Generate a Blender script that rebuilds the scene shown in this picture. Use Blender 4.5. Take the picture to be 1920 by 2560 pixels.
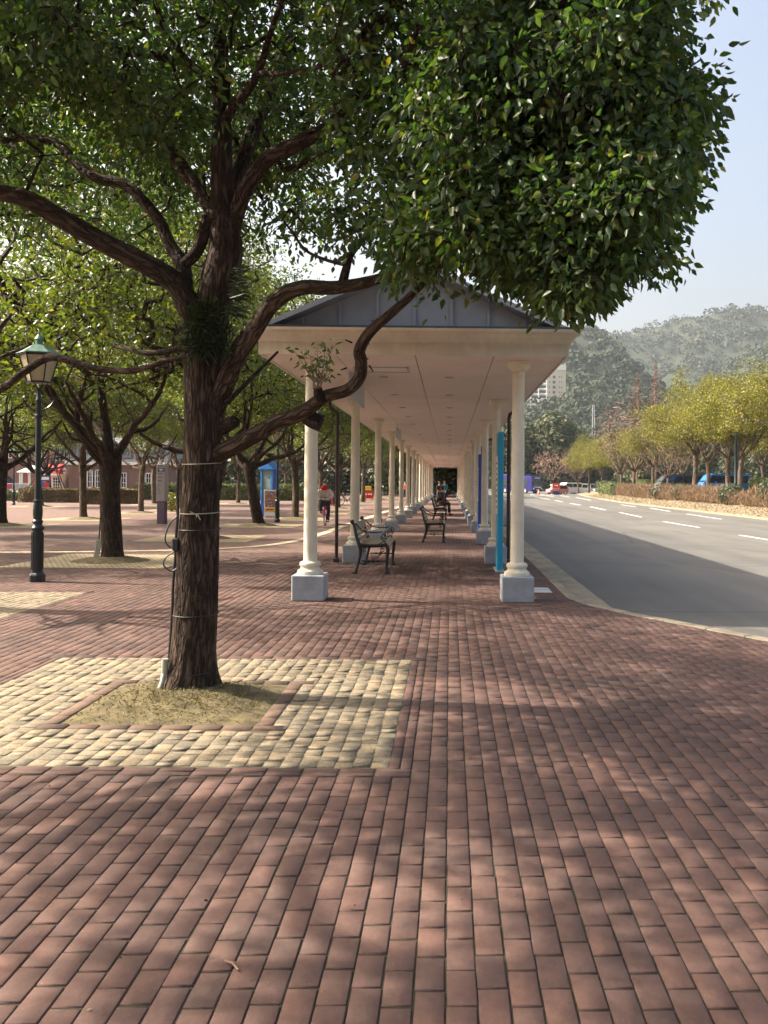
import bpy, bmesh, math, random
import numpy as np
from mathutils import Vector, Matrix, noise as mnoise
R = math.radians
rng = np.random.default_rng(7)
random.seed(7)
for o in list(bpy.data.objects): bpy.data.objects.remove(o)
scene = bpy.context.scene
col = scene.collection

# ------------------------------------------------------------------ camera
CX, CY, F, EYE = 1138.0, 1207.0, 2213.0, 1.6      # measured on the 1920x2560 photograph
YAW, ROLL = R(0.36), R(0.48)
fw = Vector((math.sin(YAW), math.cos(YAW), 0)); r0 = Vector((math.cos(YAW), -math.sin(YAW), 0)); u0 = Vector((0, 0, 1))
rv = r0*math.cos(ROLL) + u0*math.sin(ROLL)*-1*-1
uv = r0*-math.sin(ROLL) + u0*math.cos(ROLL)
cam_d = bpy.data.cameras.new('camera'); cam = bpy.data.objects.new('camera', cam_d); col.objects.link(cam)
cam.matrix_world = Matrix(((rv.x, uv.x, -fw.x, 0), (rv.y, uv.y, -fw.y, 0), (rv.z, uv.z, -fw.z, EYE), (0, 0, 0, 1)))
cam_d.sensor_fit = 'VERTICAL'; cam_d.sensor_height = 36; cam_d.lens = F/2560*36
cam_d.shift_x = (960-CX)/2560; cam_d.shift_y = (CY-1280)/2560
cam_d.clip_start = 0.05; cam_d.clip_end = 6000
scene.camera = cam
scene.render.resolution_x, scene.render.resolution_y = 768, 1024

def ray(px, py): return fw + rv*((px-CX)/F) - uv*((py-CY)/F)
def P(px, py, Y):                                 # point of a photo pixel at depth Y
    d = ray(px, py); return Vector((0, 0, EYE)) + d*(Y/d.y)
def G(px, py, z=0.0):                             # point of a photo pixel on the ground
    d = ray(px, py); return Vector((0, 0, EYE)) + d*((z-EYE)/d.z)
def project(p):
    d = np.asarray(p, float) - np.array([0, 0, EYE])
    z = d@np.array(fw); z = np.where(np.abs(z) < 1e-6, 1e-6, z)
    return CX + F*(d@np.array(rv))/z, CY - F*(d@np.array(uv))/z, z

# ------------------------------------------------------------------ light
SUN_EL, SUN_A = R(41), R(9)                      # from the left, a little ahead of the camera
world = bpy.data.worlds.new('World'); scene.world = world; world.use_nodes = True
wn = world.node_tree; bg = wn.nodes['Background']
sky = wn.nodes.new('ShaderNodeTexSky'); sky.sky_type = 'NISHITA'; sky.sun_disc = False
sky.sun_elevation = SUN_EL; sky.sun_rotation = -(math.pi/2 - SUN_A)
sky.altitude = 0; sky.air_density = 1.15; sky.dust_density = 10.0; sky.ozone_density = 0.6
wn.links.new(sky.outputs[0], bg.inputs[0]); bg.inputs[1].default_value = 0.14
sd = bpy.data.lights.new('sun', 'SUN'); sd.energy = 5.0; sd.angle = R(0.5); sd.color = (1.0, 0.9, 0.76)
sun = bpy.data.objects.new('sun', sd); col.objects.link(sun); sun.location = (-30, 5, 40)
sdir = Vector((-math.cos(SUN_EL)*math.cos(SUN_A), math.cos(SUN_EL)*math.sin(SUN_A), math.sin(SUN_EL)))
sun.rotation_euler = (-sdir).to_track_quat('-Z', 'Y').to_euler()
scene.render.engine = 'CYCLES'
scene.view_settings.view_transform = 'Standard'; scene.view_settings.look = 'None'
scene.view_settings.exposure = 1.3; scene.view_settings.gamma = 1.0
scene.cycles.max_bounces = 8; scene.cycles.transparent_max_bounces = 8

# ------------------------------------------------------------------ materials
MATS = {}
def newmat(name):
    m = bpy.data.materials.new(name); m.use_nodes = True; MATS[name] = m
    nt = m.node_tree; return m, nt, nt.nodes['Principled BSDF']
def nd(nt, t, **kw):
    n = nt.nodes.new(t)
    for k, v in kw.items():
        if k in n.inputs: n.inputs[k].default_value = v
        else: setattr(n, k, v)
    return n
def lk(nt, a, b): nt.links.new(a, b)
def coords(nt, scale=(1, 1, 1), kind='Object', attr=None):
    if attr: s = nd(nt, 'ShaderNodeAttribute', attribute_name=attr).outputs['Vector']
    elif kind == 'World': s = nd(nt, 'ShaderNodeNewGeometry').outputs['Position']
    else: s = nd(nt, 'ShaderNodeTexCoord').outputs[kind]
    mp = nd(nt, 'ShaderNodeMapping'); mp.inputs['Scale'].default_value = scale
    lk(nt, s, mp.inputs[0]); return mp.outputs[0]
def ramp(nt, fac, stops):
    n = nd(nt, 'ShaderNodeValToRGB'); e = n.color_ramp.elements
    while len(e) < len(stops): e.new(0.5)
    for k, (p, c) in enumerate(stops):
        e[k].position = p; e[k].color = (*c, 1) if len(c) == 3 else c
    lk(nt, fac, n.inputs[0]); return n.outputs[0]
def mixc(nt, fac, a, b, mode='MIX'):
    n = nd(nt, 'ShaderNodeMix', data_type='RGBA', blend_type=mode)
    for sock, v in ((n.inputs[0], fac), (n.inputs[6], a), (n.inputs[7], b)):
        if hasattr(v, 'is_linked'): lk(nt, v, sock)
        elif isinstance(v, (int, float)): sock.default_value = v
        else: sock.default_value = (*v, 1)
    return n.outputs[2]
def bump(nt, bsdf, h, strength=.4, dist=.01):
    b = nd(nt, 'ShaderNodeBump'); b.inputs['Strength'].default_value = strength; b.inputs['Distance'].default_value = dist
    lk(nt, h, b.inputs['Height']); lk(nt, b.outputs[0], bsdf.inputs['Normal'])
def rand01(nt):                                   # one random number per object and per loose piece
    a = nd(nt, 'ShaderNodeObjectInfo').outputs['Random']; b = nd(nt, 'ShaderNodeNewGeometry').outputs['Random Per Island']
    s = nd(nt, 'ShaderNodeMath', operation='ADD'); lk(nt, a, s.inputs[0]); lk(nt, b, s.inputs[1])
    f = nd(nt, 'ShaderNodeMath', operation='FRACT'); lk(nt, s.outputs[0], f.inputs[0]); return f.outputs[0]
def noise(nt, vec, scale, detail=4, rough=.6):
    n = nd(nt, 'ShaderNodeTexNoise'); n.inputs['Scale'].default_value = scale; n.inputs['Detail'].default_value = detail
    n.inputs['Roughness'].default_value = rough; lk(nt, vec, n.inputs['Vector']); return n.outputs['Fac']
def simple(name, rgb, rough=.6, metal=0, var=.18, nscale=6, bmp=0, bscale=60, spec=.5, kind='Object', rnd=0):
    m, nt, b = newmat(name)
    c = coords(nt, kind=kind)
    dark = tuple(x*(1-var) for x in rgb); lite = tuple(min(1, x*(1+var*.8)) for x in rgb)
    f = noise(nt, c, nscale, 6)
    cc = ramp(nt, f, [(.3, dark), (.7, lite)])
    if rnd:
        g = ramp(nt, rand01(nt), [(0, (1-rnd,)*3), (1, (1+rnd*.0,)*3)])
        cc = mixc(nt, 1.0, cc, g, 'MULTIPLY')
    lk(nt, cc, b.inputs['Base Color'])
    b.inputs['Roughness'].default_value = rough; b.inputs['Metallic'].default_value = metal
    b.inputs['Specular IOR Level'].default_value = spec
    if bmp: bump(nt, b, noise(nt, c, bscale, 5), bmp, .01)
    return m
def brick_mat(name, stops, moss=0.0, nscale=3, bumpscale=90, bs=.35, lo=.72, lo2=.82):
    m, nt, b = newmat(name)
    c = coords(nt, kind='World')
    base = ramp(nt, rand01(nt), stops)
    n1 = noise(nt, c, nscale, 5); n2 = noise(nt, c, 35, 6, .7)
    t = mixc(nt, 1.0, base, ramp(nt, n1, [(.3, (lo, lo+.02, lo+.04)), (.7, (1.12, 1.08, 1.04))]), 'MULTIPLY')
    t = mixc(nt, 1.0, t, ramp(nt, n2, [(.3, (lo2, lo2, lo2)), (.65, (1.08, 1.07, 1.06))]), 'MULTIPLY')
    if name == 'paver':
        st_ = ramp(nt, noise(nt, c, 1.1, 6, .7), [(.38, (.70, .72, .72)), (.52, (1, 1, 1)), (.7, (1.08, 1.05, 1.0))]); t = mixc(nt, 1.0, t, st_, 'MULTIPLY')
        gum = ramp(nt, noise(nt, c, 17, 1, .3), [(.735, (0, 0, 0)), (.755, (.55, .55, .55))]); t = mixc(nt, gum, t, (.05, .042, .036))
    spots = ramp(nt, noise(nt, c, 140, 2), [(.70, (0, 0, 0)), (.76, (.5, .5, .5))])
    t = mixc(nt, spots, t, (.36, .3, .26))
    lk(nt, t, b.inputs['Base Color']); b.inputs['Roughness'].default_value = .82
    b.inputs['Specular IOR Level'].default_value = .35
    bump(nt, b, noise(nt, c, bumpscale, 6, .7), bs, .004)
    return m
brick_mat('paver', [(0, (.104, .062, .052)), (.3, (.117, .068, .056)), (.6, (.126, .071, .057)), (.85, (.119, .071, .059)), (1, (.138, .076, .060))])
brick_mat('sett', [(0, (.19, .165, .12)), (.35, (.235, .20, .14)), (.7, (.275, .225, .15)), (1, (.32, .25, .16))], nscale=60, bumpscale=110, bs=.7, lo=.6, lo2=.7)
brick_mat('kerb', [(0, (.22, .19, .14)), (.5, (.27, .235, .175)), (1, (.32, .275, .2))], nscale=5, bs=.5)
def bed_mat():
    m, nt, b = newmat('joint_bed'); c = coords(nt, kind='World')
    g = ramp(nt, noise(nt, c, 2.2, 6, .7), [(.42, (.026, .019, .014)), (.62, (.045, .046, .016))])
    g = mixc(nt, ramp(nt, noise(nt, c, 60, 3), [(.4, (0,)*3), (.7, (1,)*3)]), g, (.035, .026, .018))
    lk(nt, g, b.inputs['Base Color']); b.inputs['Roughness'].default_value = .95
    bump(nt, b, noise(nt, c, 120, 5), .8, .01)
bed_mat()
def farpave():
    m, nt, b = newmat('far_paving'); c = coords(nt, kind='World')
    br = nd(nt, 'ShaderNodeTexBrick'); br.offset = .5
    mp = nd(nt, 'ShaderNodeMapping'); mp.inputs['Rotation'].default_value = (0, 0, math.pi/2); lk(nt, c, mp.inputs[0])
    lk(nt, mp.outputs[0], br.inputs['Vector'])
    for k, v in (('Color1', (.15, .094, .077, 1)), ('Color2', (.19, .122, .10, 1)), ('Mortar', (.065, .046, .038, 1))): br.inputs[k].default_value = v
    br.inputs['Scale'].default_value = 1.0; br.inputs['Brick Width'].default_value = .2; br.inputs['Row Height'].default_value = .1
    br.inputs['Mortar Size'].default_value = .005; br.inputs['Mortar Smooth'].default_value = .3
    t = mixc(nt, 1.0, br.outputs['Color'], ramp(nt, noise(nt, c, .7, 7, .65), [(.3, (.8, .8, .82)), (.7, (1.14, 1.1, 1.08))]), 'MULTIPLY')
    lk(nt, t, b.inputs['Base Color']); b.inputs['Roughness'].default_value = .85; b.inputs['Specular IOR Level'].default_value = .3
    bump(nt, b, br.outputs['Fac'], -.3, .004)
farpave()
def farsett():
    m, nt, b = newmat('far_setts'); c = coords(nt, kind='World')
    br = nd(nt, 'ShaderNodeTexBrick'); lk(nt, c, br.inputs['Vector'])
    for k, v in (('Color1', (.36, .29, .17, 1)), ('Color2', (.45, .35, .21, 1)), ('Mortar', (.14, .11, .06, 1))): br.inputs[k].default_value = v
    br.inputs['Scale'].default_value = 1.0; br.inputs['Brick Width'].default_value = .1; br.inputs['Row Height'].default_value = .1; br.inputs['Mortar Size'].default_value = .012
    t = mixc(nt, 1.0, br.outputs['Color'], ramp(nt, noise(nt, c, 6, 6, .7), [(.3, (.7,)*3), (.7, (1.1,)*3)]), 'MULTIPLY')
    lk(nt, t, b.inputs['Base Color']); b.inputs['Roughness'].default_value = .9
farsett()
def asphalt():
    m, nt, b = newmat('asphalt'); c = coords(nt, kind='World')
    n1 = noise(nt, c, .25, 6); n2 = noise(nt, c, 120, 3)
    t = ramp(nt, n1, [(.3, (.10, .096, .087)), (.7, (.138, .131, .117))])
    t = mixc(nt, 1.0, t, ramp(nt, n2, [(.3, (.7,)*3), (.7, (1.3,)*3)]), 'MULTIPLY')
    sc = coords(nt, (1, .04, 1), 'World')
    t = mixc(nt, 1.0, t, ramp(nt, noise(nt, sc, 1.1, 5), [(.35, (.84,)*3), (.65, (1.1,)*3)]), 'MULTIPLY')
    pt = ramp(nt, noise(nt, coords(nt, (.5, .09, 1), 'World'), .8, 3, .5), [(.60, (1, 1, 1)), (.62, (.86, .86, .87))]); t = mixc(nt, 1.0, t, pt, 'MULTIPLY')
    vc = nd(nt, 'ShaderNodeTexVoronoi', feature='DISTANCE_TO_EDGE'); vc.inputs['Scale'].default_value = .22; dv = mixc(nt, .35, c, nd(nt, 'ShaderNodeTexNoise', Scale=.8).outputs['Color']); lk(nt, dv, vc.inputs['Vector'])
    t = mixc(nt, 1.0, t, ramp(nt, vc.outputs['Distance'], [(0, (.6, .6, .6)), (.006, (1, 1, 1))]), 'MULTIPLY')
    lk(nt, t, b.inputs['Base Color']); b.inputs['Roughness'].default_value = .85; b.inputs['Specular IOR Level'].default_value = .35
    bump(nt, b, noise(nt, c, 160, 4), .5, .006)
asphalt()
simple('road_paint', (.70, .68, .62), .8, var=.3, nscale=12, kind='World')
simple('soil', (.20, .165, .10), .95, var=.35, nscale=3, bmp=.6, bscale=20, kind='World')
simple('grassland', (.10, .11, .045), .95, var=.4, nscale=.6, kind='World')
simple('moss_ground', (.125, .098, .045), .95, var=.55, nscale=9, bmp=1.0, bscale=55, kind='World')
def bark(name, dark, mid, lite, moss=.0, fs=1.0):
    m, nt, b = newmat(name)
    c = coords(nt, (1, 1, .16), attr='bark')
    w = noise(nt, c, 26*fs, 5, .65)
    c2 = coords(nt, (1, 1, .55), attr='bark')
    v = nd(nt, 'ShaderNodeTexVoronoi', feature='DISTANCE_TO_EDGE'); v.inputs['Scale'].default_value = 30*fs
    vm = nd(nt, 'ShaderNodeMapping'); vm.inputs['Scale'].default_value = (1, 1, .11)
    dis = mixc(nt, .10, coords(nt, (1, 1, 1), attr='bark'), nd(nt, 'ShaderNodeTexNoise', Scale=12.0).outputs['Color'])
    lk(nt, dis, vm.inputs[0]); lk(nt, vm.outputs[0], v.inputs['Vector'])
    crack = ramp(nt, v.outputs['Distance'], [(.0, (0,)*3), (.22, (1,)*3)])
    t = ramp(nt, w, [(.32, dark), (.52, mid), (.72, lite)])
    t = mixc(nt, crack, dark, t)
    patch = ramp(nt, noise(nt, c2, 9*fs, 5, .7), [(.62, (0,)*3), (.74, (.7,)*3)])
    t = mixc(nt, patch, t, (lite[0]*1.3, lite[1]*1.35, lite[2]*1.3))
    lich = ramp(nt, noise(nt, coords(nt, (1, 1, .8), attr='bark'), 3.2*fs, 6, .75), [(.60, (0,)*3), (.66, (.55,)*3)]); t = mixc(nt, lich, t, (lite[0]*1.05, lite[1]*1.2, lite[2]*1.1))
    t = mixc(nt, 1.0, t, ramp(nt, noise(nt, c2, 1.7, 4), [(.3, (.62, .6, .58)), (.7, (1.25, 1.2, 1.15))]), 'MULTIPLY')
    if moss:
        gm = ramp(nt, noise(nt, c2, 2.2, 5), [(.55, (0,)*3), (.72, (moss,)*3)])
        t = mixc(nt, gm, t, (.045, .05, .012))
    lk(nt, t, b.inputs['Base Color']); b.inputs['Roughness'].default_value = .92; b.inputs['Specular IOR Level'].default_value = .2
    a = nd(nt, 'ShaderNodeMath', operation='ADD'); lk(nt, crack, a.inputs[0]); lk(nt, w, a.inputs[1])
    bump(nt, b, a.outputs[0], .9, .012)
    return m
bark('bark', (.022, .014, .010), (.068, .046, .034), (.14, .105, .08), .35)
bark('bark_pale', (.05, .036, .026), (.14, .105, .078), (.25, .2, .155), .3, .8)
bark('bark_grey', (.07, .052, .04), (.19, .15, .118), (.3, .25, .2), .1, .7)
simple('twig_brown', (.20, .13, .095), .9, rnd=.3)
simple('twig_red', (.27, .165, .115), .9, rnd=.3)
def leafmat(name, stops, trans=.35, rough=.38, tcol=(1.5, 1.7, .5)):
    m, nt, b = newmat(name)
    c = ramp(nt, rand01(nt), stops)
    n = noise(nt, coords(nt, kind='World'), 1.3, 3)
    c = mixc(nt, 1.0, c, ramp(nt, n, [(.3, (.8, .84, .9)), (.7, (1.18, 1.1, .95))]), 'MULTIPLY')
    lk(nt, c, b.inputs['Base Color']); b.inputs['Roughness'].default_value = rough; b.inputs['Specular IOR Level'].default_value = .45
    tr = nd(nt, 'ShaderNodeBsdfTranslucent'); tc = mixc(nt, 1.0, c, tcol, 'MULTIPLY'); lk(nt, tc, tr.inputs[0])
    ms = nd(nt, 'ShaderNodeMixShader'); ms.inputs[0].default_value = trans
    lk(nt, b.outputs[0], ms.inputs[1]); lk(nt, tr.outputs[0], ms.inputs[2])
    lk(nt, ms.outputs[0], nt.nodes['Material Output'].inputs[0]); return m
leafmat('leaf', [(0, (.030, .064, .026)), (.5, (.048, .088, .028)), (.88, (.082, .118, .034)), (.985, (.125, .145, .04)), (1, (.18, .15, .035))], .44, .42)
leafmat('leaf_plaza', [(0, (.060, .090, .022)), (.5, (.095, .125, .026)), (.85, (.14, .155, .032)), (1, (.21, .18, .04))], .44)
leafmat('leaf_sunlit_yellow', [(0, (.10, .11, .022)), (.5, (.165, .16, .028)), (.85, (.22, .195, .034)), (1, (.29, .21, .04))], .34, .5)  # lighter, yellower leaf for across the road: sunlight put into the colour
leafmat('leaf_hedge', [(0, (.05, .075, .018)), (.5, (.085, .105, .025)), (1, (.13, .135, .035))], .25, .5)
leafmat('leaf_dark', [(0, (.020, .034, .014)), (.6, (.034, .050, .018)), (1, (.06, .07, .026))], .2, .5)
leafmat('leaf_russet', [(0, (.10, .065, .032)), (.6, (.15, .095, .045)), (1, (.17, .125, .05))], .25, .6)
leafmat('leaf_brown', [(0, (.14, .095, .06)), (.6, (.2, .14, .09)), (1, (.26, .18, .11))], .15, .8, (1.2, 1.0, .8))
leafmat('wood_far', [(0, (.022, .038, .016)), (.45, (.04, .058, .022)), (.8, (.075, .082, .03)), (1, (.13, .105, .06))], .15, .7)
leafmat('hill_wood', [(0, (.011, .026, .014)), (.5, (.020, .038, .018)), (.88, (.034, .05, .022)), (1, (.07, .065, .036))], .1, .8)
leafmat('fern', [(0, (.02, .035, .012)), (1, (.05, .065, .022))], .2, .5)
def streaky(name, rgb, rough, dirt=.28):
    m, nt, b = newmat(name); c = coords(nt, (1, 1, .12), 'World'); c1 = coords(nt, kind='World')
    s = ramp(nt, noise(nt, c, 14, 6, .7), [(.42, (1-dirt, 1-dirt*1.08, 1-dirt*1.2)), (.62, (1, 1, 1))]); g = ramp(nt, noise(nt, c1, 2.2, 6, .7), [(.35, (.86, .85, .82)), (.65, (1.03, 1.03, 1.02))])
    t = mixc(nt, 1.0, mixc(nt, 1.0, rgb, s, 'MULTIPLY'), g, 'MULTIPLY'); lk(nt, t, b.inputs['Base Color']); b.inputs['Roughness'].default_value = rough; bump(nt, b, noise(nt, c1, 90, 4), .12, .003)
simple('plinth_stone', (.31, .335, .37), .6, var=.24, nscale=5, bmp=.15, bscale=120, kind='World')
streaky('column_paint', (.70, .655, .535), .55, .08)
streaky('fascia_paint', (.68, .64, .535), .5, .07)
simple('ceiling_paint', (.74, .67, .60), .6, var=.06, nscale=1.2, kind='World')
simple('joint_dark', (.10, .08, .07), .8)
simple('roof_metal', (.25, .27, .31), .45, metal=.15, var=.12, nscale=2, kind='World')
simple('roof_edge', (.055, .062, .075), .45, metal=.3)
simple('pipe_brown', (.030, .018, .017), .4)
simple('iron_black', (.012, .012, .013), .38, spec=.5)
simple('slat_wood', (.20, .19, .145), .32, var=.2, nscale=14)
simple('cyan_paint', (.016, .32, .54), .4, var=.05)
simple('blue_paint', (.012, .085, .42), .4, var=.05)
simple('purple_paint', (.05, .028, .085), .4, var=.05)
simple('white_paint', (.78, .77, .73), .5, var=.05)
simple('sign_grey', (.36, .40, .44), .5, var=.06)
simple('sign_body', (.36, .32, .31), .5, var=.05)
simple('sign_purple', (.105, .07, .12), .5, var=.15, nscale=3)
simple('text_dark', (.06, .055, .08), .6)
simple('navy', (.035, .038, .12), .5)
simple('lamp_green', (.006, .013, .016), .3, var=.2)
simple('verdigris', (.10, .19, .15), .5, metal=.2, var=.25, nscale=14)
simple('rope', (.36, .32, .25), .9); simple('cable', (.012, .012, .014), .5); simple('pvc', (.34, .34, .27), .6, var=.15, nscale=20)
simple('red_paint', (.55, .02, .02), .45, var=.08); simple('orange', (.75, .12, .03), .5)
simple('yellow', (.75, .50, .06), .5); simple('terracotta', (.42, .17, .08), .8)
simple('skin', (.55, .34, .25), .5, var=.05); simple('hair', (.030, .016, .011), .5)
simple('cream_coat', (.62, .53, .42), .85, var=.12, nscale=12, bmp=.3, bscale=25)
simple('red_scarf', (.50, .012, .015), .8, var=.2, nscale=20, bmp=.4, bscale=40)
simple('dark_cloth', (.028, .024, .03), .85, var=.25, nscale=10); simple('navy_cloth', (.018, .018, .035), .8)
simple('teal_cloth', (.012, .17, .24), .7, var=.15); simple('maroon', (.11, .012, .02), .6, var=.1)
simple('pink_paint', (.45, .03, .12), .35); simple('rubber', (.016, .016, .017), .75); simple('chrome', (.6, .6, .6), .25, metal=.9)
simple('bus_blue', (.012, .015, .12), .25, var=.05); simple('car_pink', (.62, .20, .17), .3, var=.05); simple('car_white', (.80, .79, .77), .3, var=.03)
simple('car_red', (.30, .03, .03), .3); simple('car_silver', (.45, .46, .47), .3, metal=.4); simple('car_dark', (.045, .05, .058), .3); simple('van_blue', (.03, .17, .50), .35)
def glassy(name, rgb, rough=.08):
    m, nt, b = newmat(name); b.inputs['Base Color'].default_value = (*rgb, 1); b.inputs['Roughness'].default_value = rough
    b.inputs['Specular IOR Level'].default_value = .8; return m
glassy('window_dark', (.018, .022, .026)); glassy('window_grey', (.10, .115, .13))
m_, nt_, b_ = newmat('lamp_glass'); b_.inputs['Base Color'].default_value = (.62, .55, .36, 1); b_.inputs['Roughness'].default_value = .3
b_.inputs['Transmission Weight'].default_value = .55; b_.inputs['Alpha'].default_value = 1
m_, nt_, b_ = newmat('clear_glass'); b_.inputs['Base Color'].default_value = (.55, .72, .70, 1); b_.inputs['Roughness'].default_value = .05; b_.inputs['Transmission Weight'].default_value = .7; b_.inputs['IOR'].default_value = 1.1
def wallbrick(name, c1, c2, mortar, s=1.0):
    m, nt, b = newmat(name); tc = coords(nt, kind='Object')
    sx = nd(nt, 'ShaderNodeSeparateXYZ'); lk(nt, tc, sx.inputs[0]); ad = nd(nt, 'ShaderNodeMath', operation='ADD'); lk(nt, sx.outputs[0], ad.inputs[0]); lk(nt, sx.outputs[1], ad.inputs[1])
    cb = nd(nt, 'ShaderNodeCombineXYZ'); lk(nt, ad.outputs[0], cb.inputs[0]); lk(nt, sx.outputs[2], cb.inputs[1])
    br = nd(nt, 'ShaderNodeTexBrick'); lk(nt, cb.outputs[0], br.inputs['Vector'])
    for k, v in (('Color1', c1), ('Color2', c2), ('Mortar', mortar)): br.inputs[k].default_value = (*v, 1)
    br.inputs['Scale'].default_value = s; br.inputs['Brick Width'].default_value = .24; br.inputs['Row Height'].default_value = .08; br.inputs['Mortar Size'].default_value = .012
    lk(nt, br.outputs['Color'], b.inputs['Base Color']); b.inputs['Roughness'].default_value = .9
wallbrick('brick_wall', (.17, .085, .07), (.22, .12, .10), (.26, .2, .17))
simple('slate', (.20, .21, .22), .6, var=.2, nscale=4); simple('door_cream', (.72, .66, .5), .5); simple('red_awning', (.62, .03, .035), .6)
simple('tower_beige', (.62, .53, .42), .8, var=.06, nscale=.3); simple('tower_grey', (.42, .42, .43), .8, var=.06, nscale=.3); simple('tower_white', (.75, .73, .70), .8, var=.04)
simple('hill_soil', (.022, .034, .016), .95, var=.4, nscale=.02, kind='World'); simple('post_grey', (.45, .45, .45), .6)
simple('steel_wet', (.40, .41, .42), .4, metal=.6); simple('clay_line', (.52, .44, .30), .85, var=.2, nscale=5, kind='World')
def poster():
    m, nt, b = newmat('poster_print'); c = coords(nt, (1, 1, 1), 'Generated')
    n = noise(nt, c, 5.5, 3)
    t = ramp(nt, n, [(.36, (.55, .56, .52)), (.44, (.10, .13, .24)), (.52, (.36, .12, .06)), (.6, (.55, .27, .12)), (.68, (.62, .58, .5))])
    lk(nt, t, b.inputs['Base Color']); b.inputs['Roughness'].default_value = .5
poster()

# ------------------------------------------------------------------ mesh helpers
def np_mesh(name, V, faces, mat=None, smooth=False):
    """V (n,3); faces: list of (m,k) int arrays"""
    me = bpy.data.meshes.new(name); V = np.asarray(V, np.float32)
    faces = [np.asarray(f, np.int32) for f in faces if len(f)]
    me.vertices.add(len(V)); me.vertices.foreach_set('co', V.ravel())
    loops = np.concatenate([f.ravel() for f in faces]); tot = np.concatenate([np.full(len(f), f.shape[1], np.int32) for f in faces])
    start = np.concatenate([[0], np.cumsum(tot)[:-1]]).astype(np.int32)
    me.loops.add(len(loops)); me.loops.foreach_set('vertex_index', loops)
    me.polygons.add(len(tot)); me.polygons.foreach_set('loop_start', start); me.polygons.foreach_set('loop_total', tot)
    if smooth: me.polygons.foreach_set('use_smooth', np.ones(len(tot), bool))
    me.update(calc_edges=True); me.validate()
    if mat: me.materials.append(MATS[mat])
    return me
def link(name, me, parent=None, loc=None, rot=None, kind=None):
    o = bpy.data.objects.new(name, me); col.objects.link(o)
    if parent: o.parent = parent
    if loc is not None: o.location = loc
    if rot is not None: o.rotation_euler = rot
    if kind: o['kind'] = kind
    return o
def tag(o, label, cat, group=None):
    o['label'] = label; o['category'] = cat
    if group: o['group'] = group
    return o
def thing(name, label, cat, loc=(0, 0, 0), rz=0, group=None):
    o = bpy.data.objects.new(name, None); col.objects.link(o); o.location = loc; o.rotation_euler = (0, 0, rz); o.empty_display_size = .1
    return tag(o, label, cat, group)
def copytree(o, parent=None):
    c = o.copy(); col.objects.link(c); c.parent = parent
    for ch in list(o.children): copytree(ch, c)
    return c
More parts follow.
